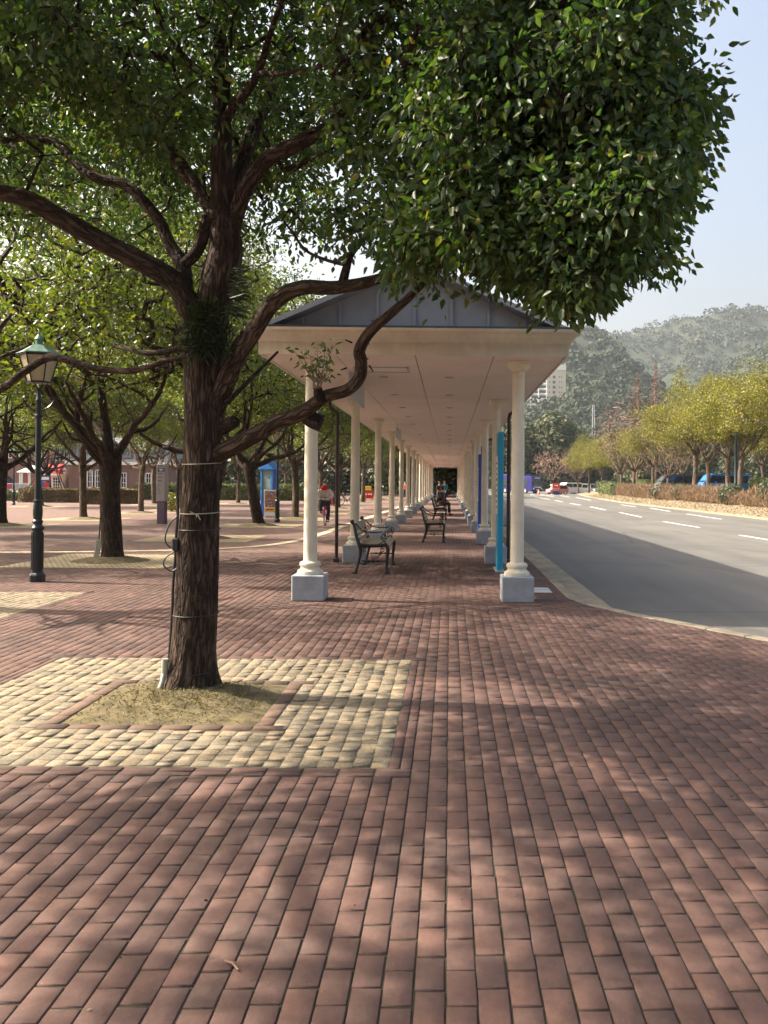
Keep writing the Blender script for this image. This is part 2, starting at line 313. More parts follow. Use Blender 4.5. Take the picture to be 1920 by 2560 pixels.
class MB:
    def __init__(s): s.v = []; s.f = []; s.bk = []
    def add(s, V, Fs, bk=None):
        n = len(s.v); s.v += [tuple(v) for v in V]; s.f += [tuple(i+n for i in f) for f in Fs]
        s.bk += list(bk) if bk is not None else [tuple(v) for v in V]
        return s
    def box(s, c, d, rz=0, taper=1.0):
        hx, hy, hz = d[0]/2, d[1]/2, d[2]/2; V = []
        for z, t in ((-hz, 1), (hz, taper)):
            for x, y in ((-hx, -hy), (hx, -hy), (hx, hy), (-hx, hy)):
                x *= t; y *= t; V.append((c[0]+x*math.cos(rz)-y*math.sin(rz), c[1]+x*math.sin(rz)+y*math.cos(rz), c[2]+z))
        return s.add(V, [(3, 2, 1, 0), (4, 5, 6, 7), (0, 1, 5, 4), (1, 2, 6, 5), (2, 3, 7, 6), (3, 0, 4, 7)])
    def rbox(s, c, d, bev=.01, rz=0, seg=1):
        bm = bmesh.new(); bmesh.ops.create_cube(bm, size=1)
        for v in bm.verts: v.co = Vector((v.co.x*d[0], v.co.y*d[1], v.co.z*d[2]))
        bmesh.ops.bevel(bm, geom=bm.edges[:], offset=bev, segments=seg, affect='EDGES', profile=.5)
        bm.verts.ensure_lookup_table(); M4 = Matrix.Translation(c) @ Matrix.Rotation(rz, 4, 'Z')
        s.add([M4 @ v.co for v in bm.verts], [tuple(v.index for v in f.verts) for f in bm.faces]); bm.free(); return s
    def prism(s, poly, a, b, axis='y'):
        n = len(poly); mk = {'y': lambda p, t: (p[0], t, p[1]), 'x': lambda p, t: (t, p[0], p[1]), 'z': lambda p, t: (p[0], p[1], t)}[axis]
        V = [mk(p, a) for p in poly]+[mk(p, b) for p in poly]
        return s.add(V, [tuple(range(n))[::-1], tuple(range(n, 2*n))]+[(i, (i+1) % n, n+(i+1) % n, n+i) for i in range(n)])
    def lathe(s, prof, n=24, c=(0, 0, 0), rot=0, caps=True):
        V = []; Fs = []
        for r, z in prof:
            for k in range(n):
                a = 2*math.pi*k/n+rot; V.append((c[0]+r*math.cos(a), c[1]+r*math.sin(a), c[2]+z))
        for i in range(len(prof)-1):
            for k in range(n): Fs.append((i*n+k, i*n+(k+1) % n, (i+1)*n+(k+1) % n, (i+1)*n+k))
        if caps: Fs.append(tuple(range(n))[::-1]); Fs.append(tuple(range((len(prof)-1)*n, len(prof)*n)))
        return s.add(V, Fs)
    def tube(s, pts, rad, sides=8, caps=True, rough=0, seed=0, l0=0.0):
        pts = [Vector(p) for p in pts]; n = len(pts)
        if not hasattr(rad, '__len__'): rad = [rad]*n
        V = []; bk = []; up = None; L = l0
        for i, p in enumerate(pts):
            t = (pts[min(i+1, n-1)]-pts[max(i-1, 0)]); t = t.normalized() if t.length > 1e-9 else Vector((0, 0, 1))
            if up is None: up = Vector((0, 1, 0)) if abs(t.y) < .9 else Vector((1, 0, 0))
            a = up-t*up.dot(t); a = a.normalized() if a.length > 1e-6 else t.orthogonal().normalized(); up = a; b = t.cross(a)
            if i: L += (p-pts[i-1]).length
            for k in range(sides):
                th = 2*math.pi*k/sides; r = rad[i]
                cb, sb = math.cos(th), math.sin(th)
                if rough:
                    q = Vector((cb*rad[0]*22, sb*rad[0]*22, L*2.6+seed*7))
                    rg = 1-abs(mnoise.noise(q))*2
                    r *= 1+rough*(rg*.6+mnoise.noise(q*.22+Vector((5, 1, 3)))*1.2)
                V.append(p+(a*cb+b*sb)*r); bk.append((cb*rad[i]+seed*.7, sb*rad[i]+seed*.3, L))
        Fs = [(i*sides+k, i*sides+(k+1) % sides, (i+1)*sides+(k+1) % sides, (i+1)*sides+k) for i in range(n-1) for k in range(sides)]
        if caps: Fs.append(tuple(range(sides))[::-1]); Fs.append(tuple(range((n-1)*sides, n*sides)))
        return s.add(V, Fs, bk)
    def ball(s, c, r, n=10, m=6, sc=(1, 1, 1)):
        prof = [(max(1e-4, math.sin(math.pi*i/m))*r, -math.cos(math.pi*i/m)*r) for i in range(m+1)]
        V0 = len(s.v); s.lathe(prof, n, (0, 0, 0))
        for i in range(V0, len(s.v)):
            v = s.v[i]; s.v[i] = (c[0]+v[0]*sc[0], c[1]+v[1]*sc[1], c[2]+v[2]*sc[2])
        return s
    def mesh(s, name, mat, smooth=False):
        me = bpy.data.meshes.new(name); me.from_pydata(s.v, [], s.f)
        me.materials.append(MATS[mat])
        if smooth:
            me.polygons.foreach_set('use_smooth', np.ones(len(me.polygons), bool))
            if smooth != 'all':
                try: me.set_sharp_from_angle(angle=R(40))
                except Exception: pass
        at = me.attributes.new('bark', 'FLOAT_VECTOR', 'POINT'); at.data.foreach_set('vector', np.asarray(s.bk, np.float32).ravel())
        me.update(); return me
    def build(s, name, mat, parent=None, smooth=False, loc=None, rot=None, kind=None):
        return link(name, s.mesh(name, mat, smooth), parent, loc, rot, kind)
def cr(pts, n=6):                                  # Catmull-Rom through tuples of any width
    A = np.array(pts, float); A = np.vstack([2*A[0]-A[1], A, 2*A[-1]-A[-2]]); out = []
    for i in range(1, len(A)-2):
        for k in range(n):
            t = k/n; p0, p1, p2, p3 = A[i-1:i+3]
            out.append(.5*(2*p1+(p2-p0)*t+(2*p0-5*p1+4*p2-p3)*t*t+(3*p1-p0-3*p2+p3)*t**3))
    out.append(A[-2]); return np.array(out)
def unit(A): return A/np.maximum(np.linalg.norm(A, axis=-1, keepdims=True), 1e-9)
def leaves(Pp, D, L, wid=.5, fold=.25, six=True):
    """leaf blades: base points, axis directions, lengths -> verts, faces"""
    N = len(Pp); D = unit(D); rnd = unit(rng.normal(size=(N, 3))); S = unit(np.cross(D, rnd)); U = np.cross(S, D)
    L = np.asarray(L)[:, None]; W = L*wid*.5
    if six:
        def q(t, w, s): return Pp+D*L*t+S*W*w*s+U*W*fold*w-U*L*.16*t*t
        pts = [q(0, 0, 1), q(.14, .62, 1), q(.40, 1.0, 1), q(.72, .60, 1), q(1.0, 0, 1), q(.72, .60, -1), q(.40, 1.0, -1), q(.14, .62, -1)]
        V = np.stack(pts, 1).reshape(-1, 3); b = np.arange(N)[:, None]*8
        return V, [np.concatenate([b+np.array([[0, 1, 2, 3, 4]]), b+np.array([[0, 4, 5, 6, 7]])])]
    pts = [Pp, Pp+D*L*.45+S*W+U*W*fold, Pp+D*L, Pp+D*L*.45-S*W+U*W*fold]
    V = np.stack(pts, 1).reshape(-1, 3); b = np.arange(N)[:, None]*4
    return V, [np.concatenate([b+np.array([[0, 1, 2]]), b+np.array([[0, 2, 3]])])]
def cards(Pp, Nn, S_):
    """small quads facing Nn"""
    N = len(Pp); Nn = unit(Nn); rnd = unit(rng.normal(size=(N, 3))); A = unit(np.cross(Nn, rnd)); B = np.cross(Nn, A); S_ = np.asarray(S_)[:, None]
    V = np.stack([Pp-A*S_*1.2, Pp-B*S_*.75, Pp+A*S_*1.2, Pp+B*S_*.75], 1).reshape(-1, 3); b = np.arange(N)[:, None]*4
    return V, [b+np.array([[0, 1, 2, 3]])]
def inlobe(n, c, r, shell=.55):
    u = unit(rng.normal(size=(n, 3))); rad = (shell**3+(1-shell**3)*rng.random(n))**(1/3)
    return np.array(c)+u*rad[:, None]*np.array(r)
def inpoly(x, y, poly):
    x = np.asarray(x); y = np.asarray(y); ins = np.zeros(len(x), bool); n = len(poly)
    for i in range(n):
        x1, y1 = poly[i]; x2, y2 = poly[(i+1) % n]
        c = ((y1 > y) != (y2 > y)) & (x < (x2-x1)*(y-y1)/(y2-y1+1e-12)+x1); ins ^= c
    return ins
def grow(nodes, targets, mb, sides=4, rmin=.004, k=.0042, step=.35, sag=.12, rmax=.05):
    """connect every target to the nearest node of the growing tree; radii from the number of tips carried"""
    N = np.array(nodes, float); T = np.array(targets, float)
    d0 = np.array([np.min(np.linalg.norm(N-t, axis=1)) for t in T]); T = T[np.argsort(d0)]
    pts = list(N); par = [-1]*len(pts); arr = np.zeros((len(pts)+len(T)*4, 3)); arr[:len(pts)] = N; cnt = len(pts); n0 = cnt; chains = []
    for t in T:
        d = np.linalg.norm(arr[:cnt]-t, axis=1); j = int(np.argmin(d)); a = arr[j]; dist = d[j]
        m = max(1, min(3, int(dist/step))); last = j; ch = [j]
        for q in range(1, m+1):
            f = q/m; p = a+(t-a)*f; p = p+np.array([0, 0, -sag*dist*math.sin(f*math.pi)*.6])
            if q < m: p = p+rng.normal(size=3)*.06*dist
            arr[cnt] = p; pts.append(p); par.append(last); last = cnt; ch.append(cnt); cnt += 1
        chains.append(ch)
    w = np.zeros(cnt); 
    for ch in chains: w[ch[-1]] += 1
    for i in range(cnt-1, n0-1, -1):
        if par[i] >= 0: w[par[i]] += w[i]
    for ch in chains:
        rr = [min(rmax, max(rmin, k*w[i]**.5)) for i in ch]; rr[0] = min(rr[0], rr[1]*1.3)
        mb.tube([arr[i] for i in ch], rr, sides, caps=False)
    return arr[n0:cnt]
# ------------------------------------------------------------------ setting: ground, road, paving
def sheet(name, poly, z, mat, kind='structure', parent=None):
    me = np_mesh(name, [(x, y, z) for x, y in poly], [np.array([list(range(len(poly)))])], mat)
    return link(name, me, parent, kind=kind)
sheet('ground', [(-2500, -60), (2500, -60), (2500, 4500), (-2500, 4500)], -.30, 'grassland')
ROADZ = -.10
sheet('road', [(1.0, -40), (15.7, -40), (15.7, 80), (24, 90), (60, 130), (60, 230), (1.0, 230)], ROADZ, 'asphalt')
# brick-side edge of the kerb: straight beside the shelter, then swinging out to the right
KERB = [(1.66, 230.0), (1.66, 12.35), (1.80, 11.75), (2.16, 10.95), (2.85, 9.80), (3.40, 8.85), (5.3, 5.6), (7.2, 2.2), (9.5, -3.0), (12, -30)]
def kerb_x(y):
    ys = [p[1] for p in KERB][::-1]; xs = [p[0] for p in KERB][::-1]; return np.interp(y, ys, xs)
def road_inset(d):                                  # the kerb line moved d to the right
    out = []
    for i, p in enumerate(KERB):
        a = Vector(KERB[max(i-1, 0)]); b = Vector(KERB[min(i+1, len(KERB)-1)]); t = (b-a).normalized(); n = Vector((-t.y, t.x)); out.append((p[0]+n.x*d, p[1]+n.y*d))
    return out
YN = 20.0
def left_x(y): return -(.535*y+1.6)
# far paving round the modelled bricks (slides a little under their edge)
def right_lim(y): return np.minimum(kerb_x(y), .37*y+2.2)
ys = list(np.linspace(0.5, YN, 14))
pav = thing('pavement_group_tmp', 'x', 'x'); bpy.data.objects.remove(pav)
edge = [(float(kerb_x(YN))+.05, YN-.08)]+[(left_x(YN), YN-.08)]
pv = [(-60, -30), (left_x(.5)+.06, -30), (left_x(.5)+.06, .5), (left_x(YN)+.06, YN-.08), (1.70, YN-.08), (1.70, 230), (-60, 230)]
pavement = sheet('pavement', pv, -.004, 'far_paving')
rp = [(left_x(.5)+.06, -30), (11.9, -30)]+[(float(kerb_x(y))+.04, y) for y in (-3., 0., .3)]+[(right_lim(.5)-.05, .58), (left_x(.5)+.06, .58)]
sheet('near_paving', rp, -.004, 'far_paving', None, pavement)
rr_ = [(right_lim(.5)-.06, .3)]+[(float(right_lim(y))-.06, float(y)) for y in np.linspace(.5, 9, 8)]+[(float(kerb_x(y))+.04, float(y)) for y in np.linspace(8.2, .3, 8)]
sheet('side_paving', rr_, -.0045, 'far_paving', None, pavement)
bedp = [(left_x(.5)-.1, .4), (right_lim(.5)+.1, .4)]+[(float(kerb_x(y))+.06, float(y)) for y in (5.6, 8.85, 9.8, 10.95, 11.75, 12.35, 16, YN+.1)]+[(left_x(YN)-.1, YN+.1)]
sheet('joint_bed', bedp, -.0062, 'joint_bed', None, pavement)

PIT = (-3.468, -.332, 4.95, 7.98)                     # sett square round the big tree
RING = (-2.66, -1.14, 5.68, 7.10)
PIT2 = (-8.168, -5.132, 9.55, 12.6)
def brick_proto(lx, ly, h=.05, bv=.005, seed=0, rough=0.0):
    r = random.Random(seed); x, y = lx/2, ly/2
    def j(): return r.uniform(-rough, rough)
    top = [(-x+bv+j(), -y+bv+j(), j()*.6), (x-bv+j(), -y+bv+j(), j()*.6), (x-bv+j(), y-bv+j(), j()*.6), (-x+bv+j(), y-bv+j(), j()*.6)]
    mid = [(-x+j(), -y+j(), -bv), (x+j(), -y+j(), -bv), (x+j(), y+j(), -bv), (-x+j(), y+j(), -bv)]
    bot = [(a, b, -h) for a, b, _ in mid]
    V = np.array(top+mid+bot); Fs = [(0, 1, 2, 3)]
    for a, b in ((0, 4), (4, 8)):
        for i in range(4): Fs.append((a+i, b+i, b+(i+1) % 4, a+(i+1) % 4))
    return V, np.array(Fs)
def lay(items, protos, mat, parent, name, limit=300, base_z=0.0):
    """items: rows (x,y,rz,tilt_x,tilt_y,dz,proto). The 'limit' that show largest become objects, the rest one mesh"""
    I = np.array(items, float); px, py, dz = project(np.c_[I[:, 0], I[:, 1], np.zeros(len(I))])
    vis = (dz > 0) & (px > -15) & (px < 1935) & (py < 2590) & (py > 0)
    order = np.argsort(np.where(vis, dz, 1e6)); chosen = order[:limit]; rest = order[limit:]
    mes = [np_mesh(name, V, [Fq], mat) for V, Fq in protos]
    for k in chosen:
        x, y, rz, tx, ty, z, pr, sy = I[k]
        o = link(name, mes[int(pr)], parent, (x, y, base_z+z), (tx, ty, rz)); o.scale = (1, sy, 1)
    VV = []; FF = []; n = 0
    for pr, (V, Fq) in enumerate(protos):
        S = I[rest]; S = S[S[:, 6] == pr]
        if not len(S): continue
        c, s = np.cos(S[:, 2])[:, None], np.sin(S[:, 2])[:, None]
        VY = V[None, :, 1]*S[:, 7:8]; X = V[None, :, 0]*c-VY*s+S[:, 0:1]; Y = V[None, :, 0]*s+VY*c+S[:, 1:2]
        Z = V[None, :, 2]+base_z+S[:, 5:6]+VY*S[:, 3:4]-V[None, :, 0]*S[:, 4:5]
        VV.append(np.stack([X, Y, Z], -1).reshape(-1, 3)); FF.append((Fq[None]+(np.arange(len(S))*len(V))[:, None, None]+n).reshape(-1, 4)); n += len(S)*len(V)
    if VV: link(name+'_field', np_mesh(name+'_field', np.vstack(VV), [np.vstack(FF)], mat), parent, kind='stuff')
rb = random.Random(3)
def item(x, y, rz, pr, z=0.0, sy=1.0): return (x+rb.uniform(-.0018, .0018), y+rb.uniform(-.0025, .0025), rz+rb.gauss(0, .006), rb.gauss(0, .006), rb.gauss(0, .006), z+rb.uniform(-.0015, .0012), pr, sy)
protos = [brick_proto(.0938, .1870, seed=i, rough=.0016, bv=.003) for i in range(4)]+[brick_proto(.0585, .1880, seed=9+i, rough=.0014, bv=.003) for i in range(2)]
items = []
def in_rect(x, y, r, g=0.0): return r[0]-g < x < r[1]+g and r[2]-g < y < r[3]+g
BW = .132                                           # two narrow border courses round a sett square
CAN = (-2.5, 1.66, 11.0, 400)
pit_items = [PIT, PIT2]
nx0 = int(math.floor(left_x(YN)/.1))
def cut(y0, y1, x):                                 # what is left of a brick after the sett squares and the shelter floor
    segs = [(y0, y1)]
    for r in [(q[0]-BW, q[1]+BW, q[2]-BW, q[3]+BW) for q in pit_items]+[CAN]:
        if not (r[0] < x < r[1]): continue
        out = []
        for a, b in segs:
            if b <= r[2] or a >= r[3]: out.append((a, b)); continue
            if a < r[2]: out.append((a, r[2]))
            if b > r[3]: out.append((r[3], b))
        segs = out
    return [q for q in segs if q[1]-q[0] > .03]
for ix in range(nx0, 60):
    x = ix*.1+.05; off = (.1 if ix % 2 else 0)+rb.uniform(-.012, .012)
    for iy in range(2, int(YN/.2)+1):
        y = iy*.2+off
        if y < .55 or y > YN or x < left_x(y) or x > float(right_lim(y))-.03: continue
        for a, b in cut(y-.1, y+.1, x): items.append(item(x, (a+b)/2, 0, rb.randrange(4), 0, (b-a-.013)/.187))
for iy in range(int(round(CAN[2]/.1)), int(YN/.1)):    # under the shelter the bricks lie across
    y = iy*.1+.05; off = (.1 if iy % 2 else 0)+rb.uniform(-.01, .01)
    hi = float(kerb_x(y))+.02
    for ix in range(-14, 14):
        a, b = max(CAN[0], ix*.2+off-.1), min(hi, ix*.2+off+.1)
        if b-a > .03: items.append(item((a+b)/2, y, math.pi/2, rb.randrange(4), 0, (b-a-.013)/.187))
for r in pit_items:                                 # border courses, with fill-in cut bricks where the field stops short
    for c, w in ((.034, .06), (.099, .06)):
        for t in np.arange(r[0]-BW+.1, r[1]+BW-.05, .2):
            for y in (r[2]-c, r[3]+c): items.append(item(t, y, math.pi/2, 4+rb.randrange(2)))
        for t in np.arange(r[2]+.1, r[3], .2):
            for x in (r[0]-c, r[1]+c): items.append(item(x, t, 0, 4+rb.randrange(2)))
lay(items, protos, 'paver', pavement, 'brick')

# kerb stones and gutter slabs
kerb = link('kerb', None, kind='structure'); gutter = link('gutter', None, kind='structure')
def along(poly, step):
    out = []; acc = 0
    for a, b in zip(poly[:-1], poly[1:]):
        a, b = Vector(a), Vector(b); L = (b-a).length; n = max(1, round(L/step))
        for i in range(n): out.append((a+(b-a)*((i+.5)/n), L/n, math.atan2((b-a).y, (b-a).x)))
    return out
kp = road_inset(.07); near = [(x, y) for x, y in kp if y < 12.5]; near = [(1.66+.07, 48.0)]+[(1.73, 12.35)]+near[1:-1]
for p, L, a in along(near, .6):
    drop = 0.004 if p.y < 11.9 else .006
    MB().rbox((0, 0, -.09), (L-.008, .145, .19), .012).build('kerb_stone', 'kerb', kerb, loc=(p.x, p.y, drop+rb.uniform(-.002, .002)), rot=(0, 0, a))
MB().rbox((1.735, 139, -.09), (.145, 182, .19), .012).build('kerb_run', 'kerb', kerb)
for i in range(62):
    y = 11.5+i*.6
    MB().rbox((0, 0, -.05), (.40, .592, .1), .008).build('gutter_slab', 'kerb', gutter, loc=(2.015, y, ROADZ+.018+rb.uniform(-.002, .002)), rot=(0, R(-2.5), 0))
MB().rbox((2.015, 139, ROADZ-.03), (.40, 182, .1), .008).build('gutter_run', 'kerb', gutter)
# lane markings
marks = link('lane_marking', None, kind='structure')
def dash(x0, y0, x1, y1, w=.13): 
    d = Vector((x1-x0, y1-y0)).normalized(); n = Vector((-d.y, d.x))*w/2
    q = [(x0-n.x, y0-n.y), (x0+n.x, y0+n.y), (x1+n.x, y1+n.y), (x1-n.x, y1-n.y)]
    sheet('dash', q[::-1], ROADZ+.004, 'road_paint', None, marks)
for a, b in (((1849, 1338), (1935, 1352)), ((1659, 1304), (1749, 1319)), ((1548, 1281), (1604, 1293)), ((1476, 1267), (1513, 1275)), ((1425, 1258.3), (1451.6, 1262.9)), ((1387, 1251), (1407, 1254.7)),
             ((1626, 1270.6), (1675, 1278.6)), ((1717, 1285), (1804, 1298)), ((1336, 1242), (1374, 1248.5)), ((1440, 1244), (1477, 1251)), ((1400, 1239), (1425, 1243)), ((1360, 1238), (1385, 1242)), ((1552, 1262), (1590, 1267))):
    p, q = G(*a, ROADZ), G(*b, ROADZ); dash(p.x, p.y, q.x, q.y, .14 if p.y < 60 else .2)
for k in range(7): dash(6.0+k*1.5, 132, 6.6+k*1.5, 132, 3.0)
dash(5, 126, 17, 126, .5)
# pale line of paving across the plaza
line_px = [(-60, 1381), (150, 1380), (300, 1378), (480, 1374), (640, 1366), (740, 1352), (800, 1336), (850, 1318), (930, 1291), (1000, 1266)]
lp = [G(*q) for q in cr(line_px, 4)]
V = []; 
for i, p in enumerate(lp):
    t = (lp[min(i+1, len(lp)-1)]-lp[max(i-1, 0)]).normalized(); n = Vector((-t.y, t.x, 0))*.14; V += [(p-n)+Vector((0, 0, .004)), (p+n)+Vector((0, 0, .004))]
link('paving_strip', np_mesh('paving_strip', [tuple(v) for v in V], [np.array([(2*i, 2*i+2, 2*i+3, 2*i+1) for i in range(len(lp)-1)])], 'clay_line'), kind='structure')
# sett square of the big tree, individually laid
simple('sand_bed', (.11, .09, .058), .95, var=.4, nscale=14, kind='World')
def sett_square(rect, inner, limit, name_root):
    root = link(name_root, None, kind='structure')
    cx, cy = (rect[0]+rect[1])/2, (rect[2]+rect[3])/2
    sp = [brick_proto(.0965, .0965, .05, .002, 20+i, .0026) for i in range(6)]
    its = []; s = .1
    nc_ = 31; s = (rect[1]-rect[0])/nc_
    for ix in range(nc_):
        x = rect[0]+s/2+ix*s; y = rect[2]+rb.uniform(0, .03)
        while y < rect[3]-.02:
            ly = min(rb.uniform(.078, .118), rect[3]-y+.005); c = y+ly/2
            if not (inner and in_rect(x, c, inner, .0)):
                its.append((x+rb.gauss(0, .003), c, rb.gauss(0, .02), rb.gauss(0, .006), rb.gauss(0, .006), rb.uniform(-.0015, .0015), rb.randrange(6), (ly-.006)/.0965))
            y += ly
    q = [(rect[0]-.005, rect[2]-.005), (rect[1]+.005, rect[2]-.005), (rect[1]+.005, rect[3]+.005), (rect[0]-.005, rect[3]+.005)]
    sheet('sand_bed', q, -.0034, 'sand_bed', None, root)
    lay(its, sp, 'sett', root, 'sett', limit)
    return root
pit = sett_square(PIT, (RING[0], RING[1], RING[2], RING[3]), 300, 'tree_pit')
pit2 = sett_square(PIT2, None, 0, 'tree_pit')
ringb = []
for t in np.arange(RING[0]+.1, RING[1], .2):
    for y in (RING[2]+.06, RING[3]-.06): ringb.append(item(t, y, math.pi/2, 0, .004))
for t in np.arange(RING[2]+.22, RING[3]-.15, .2):
    for x in (RING[0]+.06, RING[1]-.06): ringb.append(item(x, t, 0, 0, .004))
brick_mat('ring_brick', [(0, (.10, .068, .05)), (.5, (.14, .09, .065)), (1, (.17, .11, .08))])
lay(ringb, [brick_proto(.105, .192, .05, .006, 50, .003)], 'ring_brick', pit, 'edging_brick', 300)
# mossy mound
def mound(name, x0, x1, y0, y1, h, cx, cy, parent, n=60):
    X, Y = np.meshgrid(np.linspace(x0, x1, n), np.linspace(y0, y1, n)); e = np.minimum(np.minimum(X-x0, x1-X), np.minimum(Y-y0, y1-Y))
    Z = np.clip(e/.35, 0, 1)**.7*h*np.exp(-((X-cx)**2+(Y-cy)**2)/.5)
    nz = np.array([[mnoise.noise(Vector((float(a)*7, float(b)*7, 0)))+.5*mnoise.noise(Vector((float(a)*22, float(b)*22, 3))) for a, b in zip(ra, rb_)] for ra, rb_ in zip(X, Y)])
    Z = Z+nz*.014*np.clip(e/.08, 0, 1)-.004
    idx = np.arange(n*n).reshape(n, n); Fq = np.stack([idx[:-1, :-1], idx[:-1, 1:], idx[1:, 1:], idx[1:, :-1]], -1).reshape(-1, 4)
    o = link(name, np_mesh(name, np.c_[X.ravel(), Y.ravel(), Z.ravel()], [Fq], 'moss_ground', True), parent); return X, Y, Z
Xm, Ym, Zm = mound('soil_mound', RING[0]+.115, RING[1]-.115, RING[2]+.115, RING[3]-.115, .10, -1.95, 6.6, pit)
k = rng.integers(0, Xm.size, 6000); dens = np.exp(-((Xm.ravel()[k]+1.9)**2/.22+(Ym.ravel()[k]-6.35)**2/.16)) > rng.random(6000)*.8; k = k[dens]
pp = np.c_[Xm.ravel()[k], Ym.ravel()[k], Zm.ravel()[k]]+rng.normal(size=(len(k), 3))*[.01, .01, 0]
dd = np.c_[rng.normal(size=(len(k), 2))*.9, np.ones(len(k))*.6]
V, Fq = leaves(pp, dd, rng.uniform(.015, .04, len(k)), .22, .1, False)
leafmat('moss_blade', [(0, (.07, .065, .02)), (.5, (.13, .105, .035)), (1, (.22, .16, .07))], .2, .7)
link('moss', np_mesh('moss', V, Fq, 'moss_blade'), pit, kind='stuff')
# litter on the paving
nl = 170; lx = rng.uniform(-3.2, 3.2, nl); ly = rng.uniform(2.0, 10, nl); keep = (np.abs(lx) < .6*ly) & (lx < kerb_x(ly)-.2); lx, ly = lx[keep], ly[keep]
V, Fq = leaves(np.c_[lx, ly, np.full(len(lx), .006)], np.c_[rng.normal(size=(len(lx), 2)), rng.normal(size=len(lx))*.15], rng.uniform(.008, .022, len(lx)), .6, .3, False)
leafmat('litter', [(0, (.02, .014, .01)), (.6, (.05, .03, .02)), (.85, (.10, .06, .03)), (1, (.4, .36, .28))], .1, .8)
link('leaf_litter', np_mesh('leaf_litter', V, Fq, 'litter'), kind='stuff')
tw = thing('fallen_twig', 'short pale brown twig lying on the brick paving in the foreground', 'twig', G(580, 2418))
MB().tube([(-.03, .025, .008), (0, .004, .012), (.028, -.03, .008)], [.004, .0045, .003], 6).build('stem', 'twig_red', tw, True)
MB().tube([(0, .004, .012), (.018, .008, .014)], [.003, .0015], 5).build('spur', 'twig_red', tw, True)

# ------------------------------------------------------------------ the long shelter
XL, XR, D0, SP, NC = -1.887, .927, 11.84, 5.62, 37
ZS = 3.25; OV = .60; YF = D0-.38; YE = D0+SP*(NC-1)+1.2
x0, x1 = XL-OV, XR+OV
shelter = thing('walkway_shelter', 'long cream walkway shelter on two rows of round columns with grey metal roof', 'shelter', ((XL+XR)/2, D0, 0))
shelter.location = (0, 0, 0)
plinth_me = MB().rbox((0, 0, .172), (.435, .435, .345), .012).mesh('plinth', 'plinth_stone')
SF = .87
sh = [(.185, .345), (.187, .36), (.183, .39), (.165, .405), (.150, .412), (.138, .43), (.135, .445), (.148, .455), (.155, .475), (.150, .5), (.135, .512), (.118, .52), (.105, .54)]
shaft_me = MB().lathe([(r*.94, z) for r, z in sh[:-2]]+[(.100, .52), (.092, .54), (.091, .7), (.091, 1.2), (.089, 2.0), (.084, 2.7), (.082, 3.08)], 32).mesh('shaft', 'column_paint', True)
cap_me = MB().lathe([(.083, 3.07), (.093, 3.075), (.095, 3.095), (.086, 3.10), (.089, 3.115), (.118, 3.135), (.135, 3.165), (.140, 3.175), (.150, 3.178), (.156, 3.195), (.156, 3.215), (.150, 3.222), (.160, 3.224), (.160, ZS+.002)], 32).mesh('capital', 'column_paint', True)
for side, X in (('l', XL), ('r', XR)):
    for n in range(NC):
        c = link('column', shaft_me, shelter, (X, D0+.22+n*SP, 0)); link('plinth', plinth_me, c); link('capital', cap_me, c)
# fascia: moulded profile swept round the four sides
prof = [(0.0, 0.0), (0.0, .165), (.015, .168), (.015, .19), (.03, .193), (.03, .215), (.05, .222), (.075, .25), (.115, .285), (.150, .300), (.155, .325)]
V = []; 
for o_, z in prof: V += [(x0-o_, YF-o_, ZS+z), (x1+o_, YF-o_, ZS+z), (x1+o_, YE+o_, ZS+z), (x0-o_, YE+o_, ZS+z)]
Fq = [(i*4+k, i*4+(k+1) % 4, (i+1)*4+(k+1) % 4, (i+1)*4+k) for i in range(len(prof)-1) for k in range(4)]
nb = len(V); V += [(x0+.03, YF+.03, ZS), (x1-.03, YF+.03, ZS), (x1-.03, YE-.03, ZS), (x0+.03, YE-.03, ZS), (x0+.03, YF+.03, ZS+.03), (x1-.03, YF+.03, ZS+.03), (x1-.03, YE-.03, ZS+.03), (x0+.03, YE-.03, ZS+.03)]
Fq += [(nb+k, nb+(k+1) % 4, (k+1) % 4, k) for k in range(4)]+[(nb+4+k, nb+4+(k+1) % 4, nb+(k+1) % 4, nb+k) for k in range(4)]
fas = link('fascia', np_mesh('fascia', V, [np.array(Fq)], 'fascia_paint'), shelter)
MB().box(((x0+x1)/2, (YF+YE)/2, ZS+.338), (x1-x0+.325, YE-YF+.325, .026)).build('gutter_edge', 'roof_edge', fas)
# ceiling boards
ceil = MB().box(((x0+x1)/2, (YF+YE)/2, ZS+.035), (x1-x0-.02, YE-YF-.02, .01)).build('ceiling', 'joint_dark', shelter)
XS = [x0+.035, -1.50, -.465, .565, x1-.035]
for i in range(4):
    w = XS[i+1]-XS[i]-.012; me = MB().box((0, 0, 0), (w, SP-.006, .018)).mesh('ceiling_panel', 'ceiling_paint')
    for n in range(NC):
        y = D0+.22+n*SP+SP/2; link('ceiling_panel', me, ceil, ((XS[i]+XS[i+1])/2, y, ZS+.016))
    me2 = MB().box((0, 0, 0), (w, D0+.22-YF-.04, .018)).mesh('ceiling_panel', 'ceiling_paint'); link('ceiling_panel', me2, ceil, ((XS[i]+XS[i+1])/2, (YF+D0+.22+.03)/2, ZS+.016))
dl = MB().lathe([(.075, .004), (.078, -.006), (.062, -.006), (.058, .002)], 20).mesh('downlight', 'sign_grey', True)
for n in range(24):
    for X in (-1.05, -.02): link('downlight', dl, ceil, (X, 13.9+n*2.81, ZS+.004))
hat = MB()
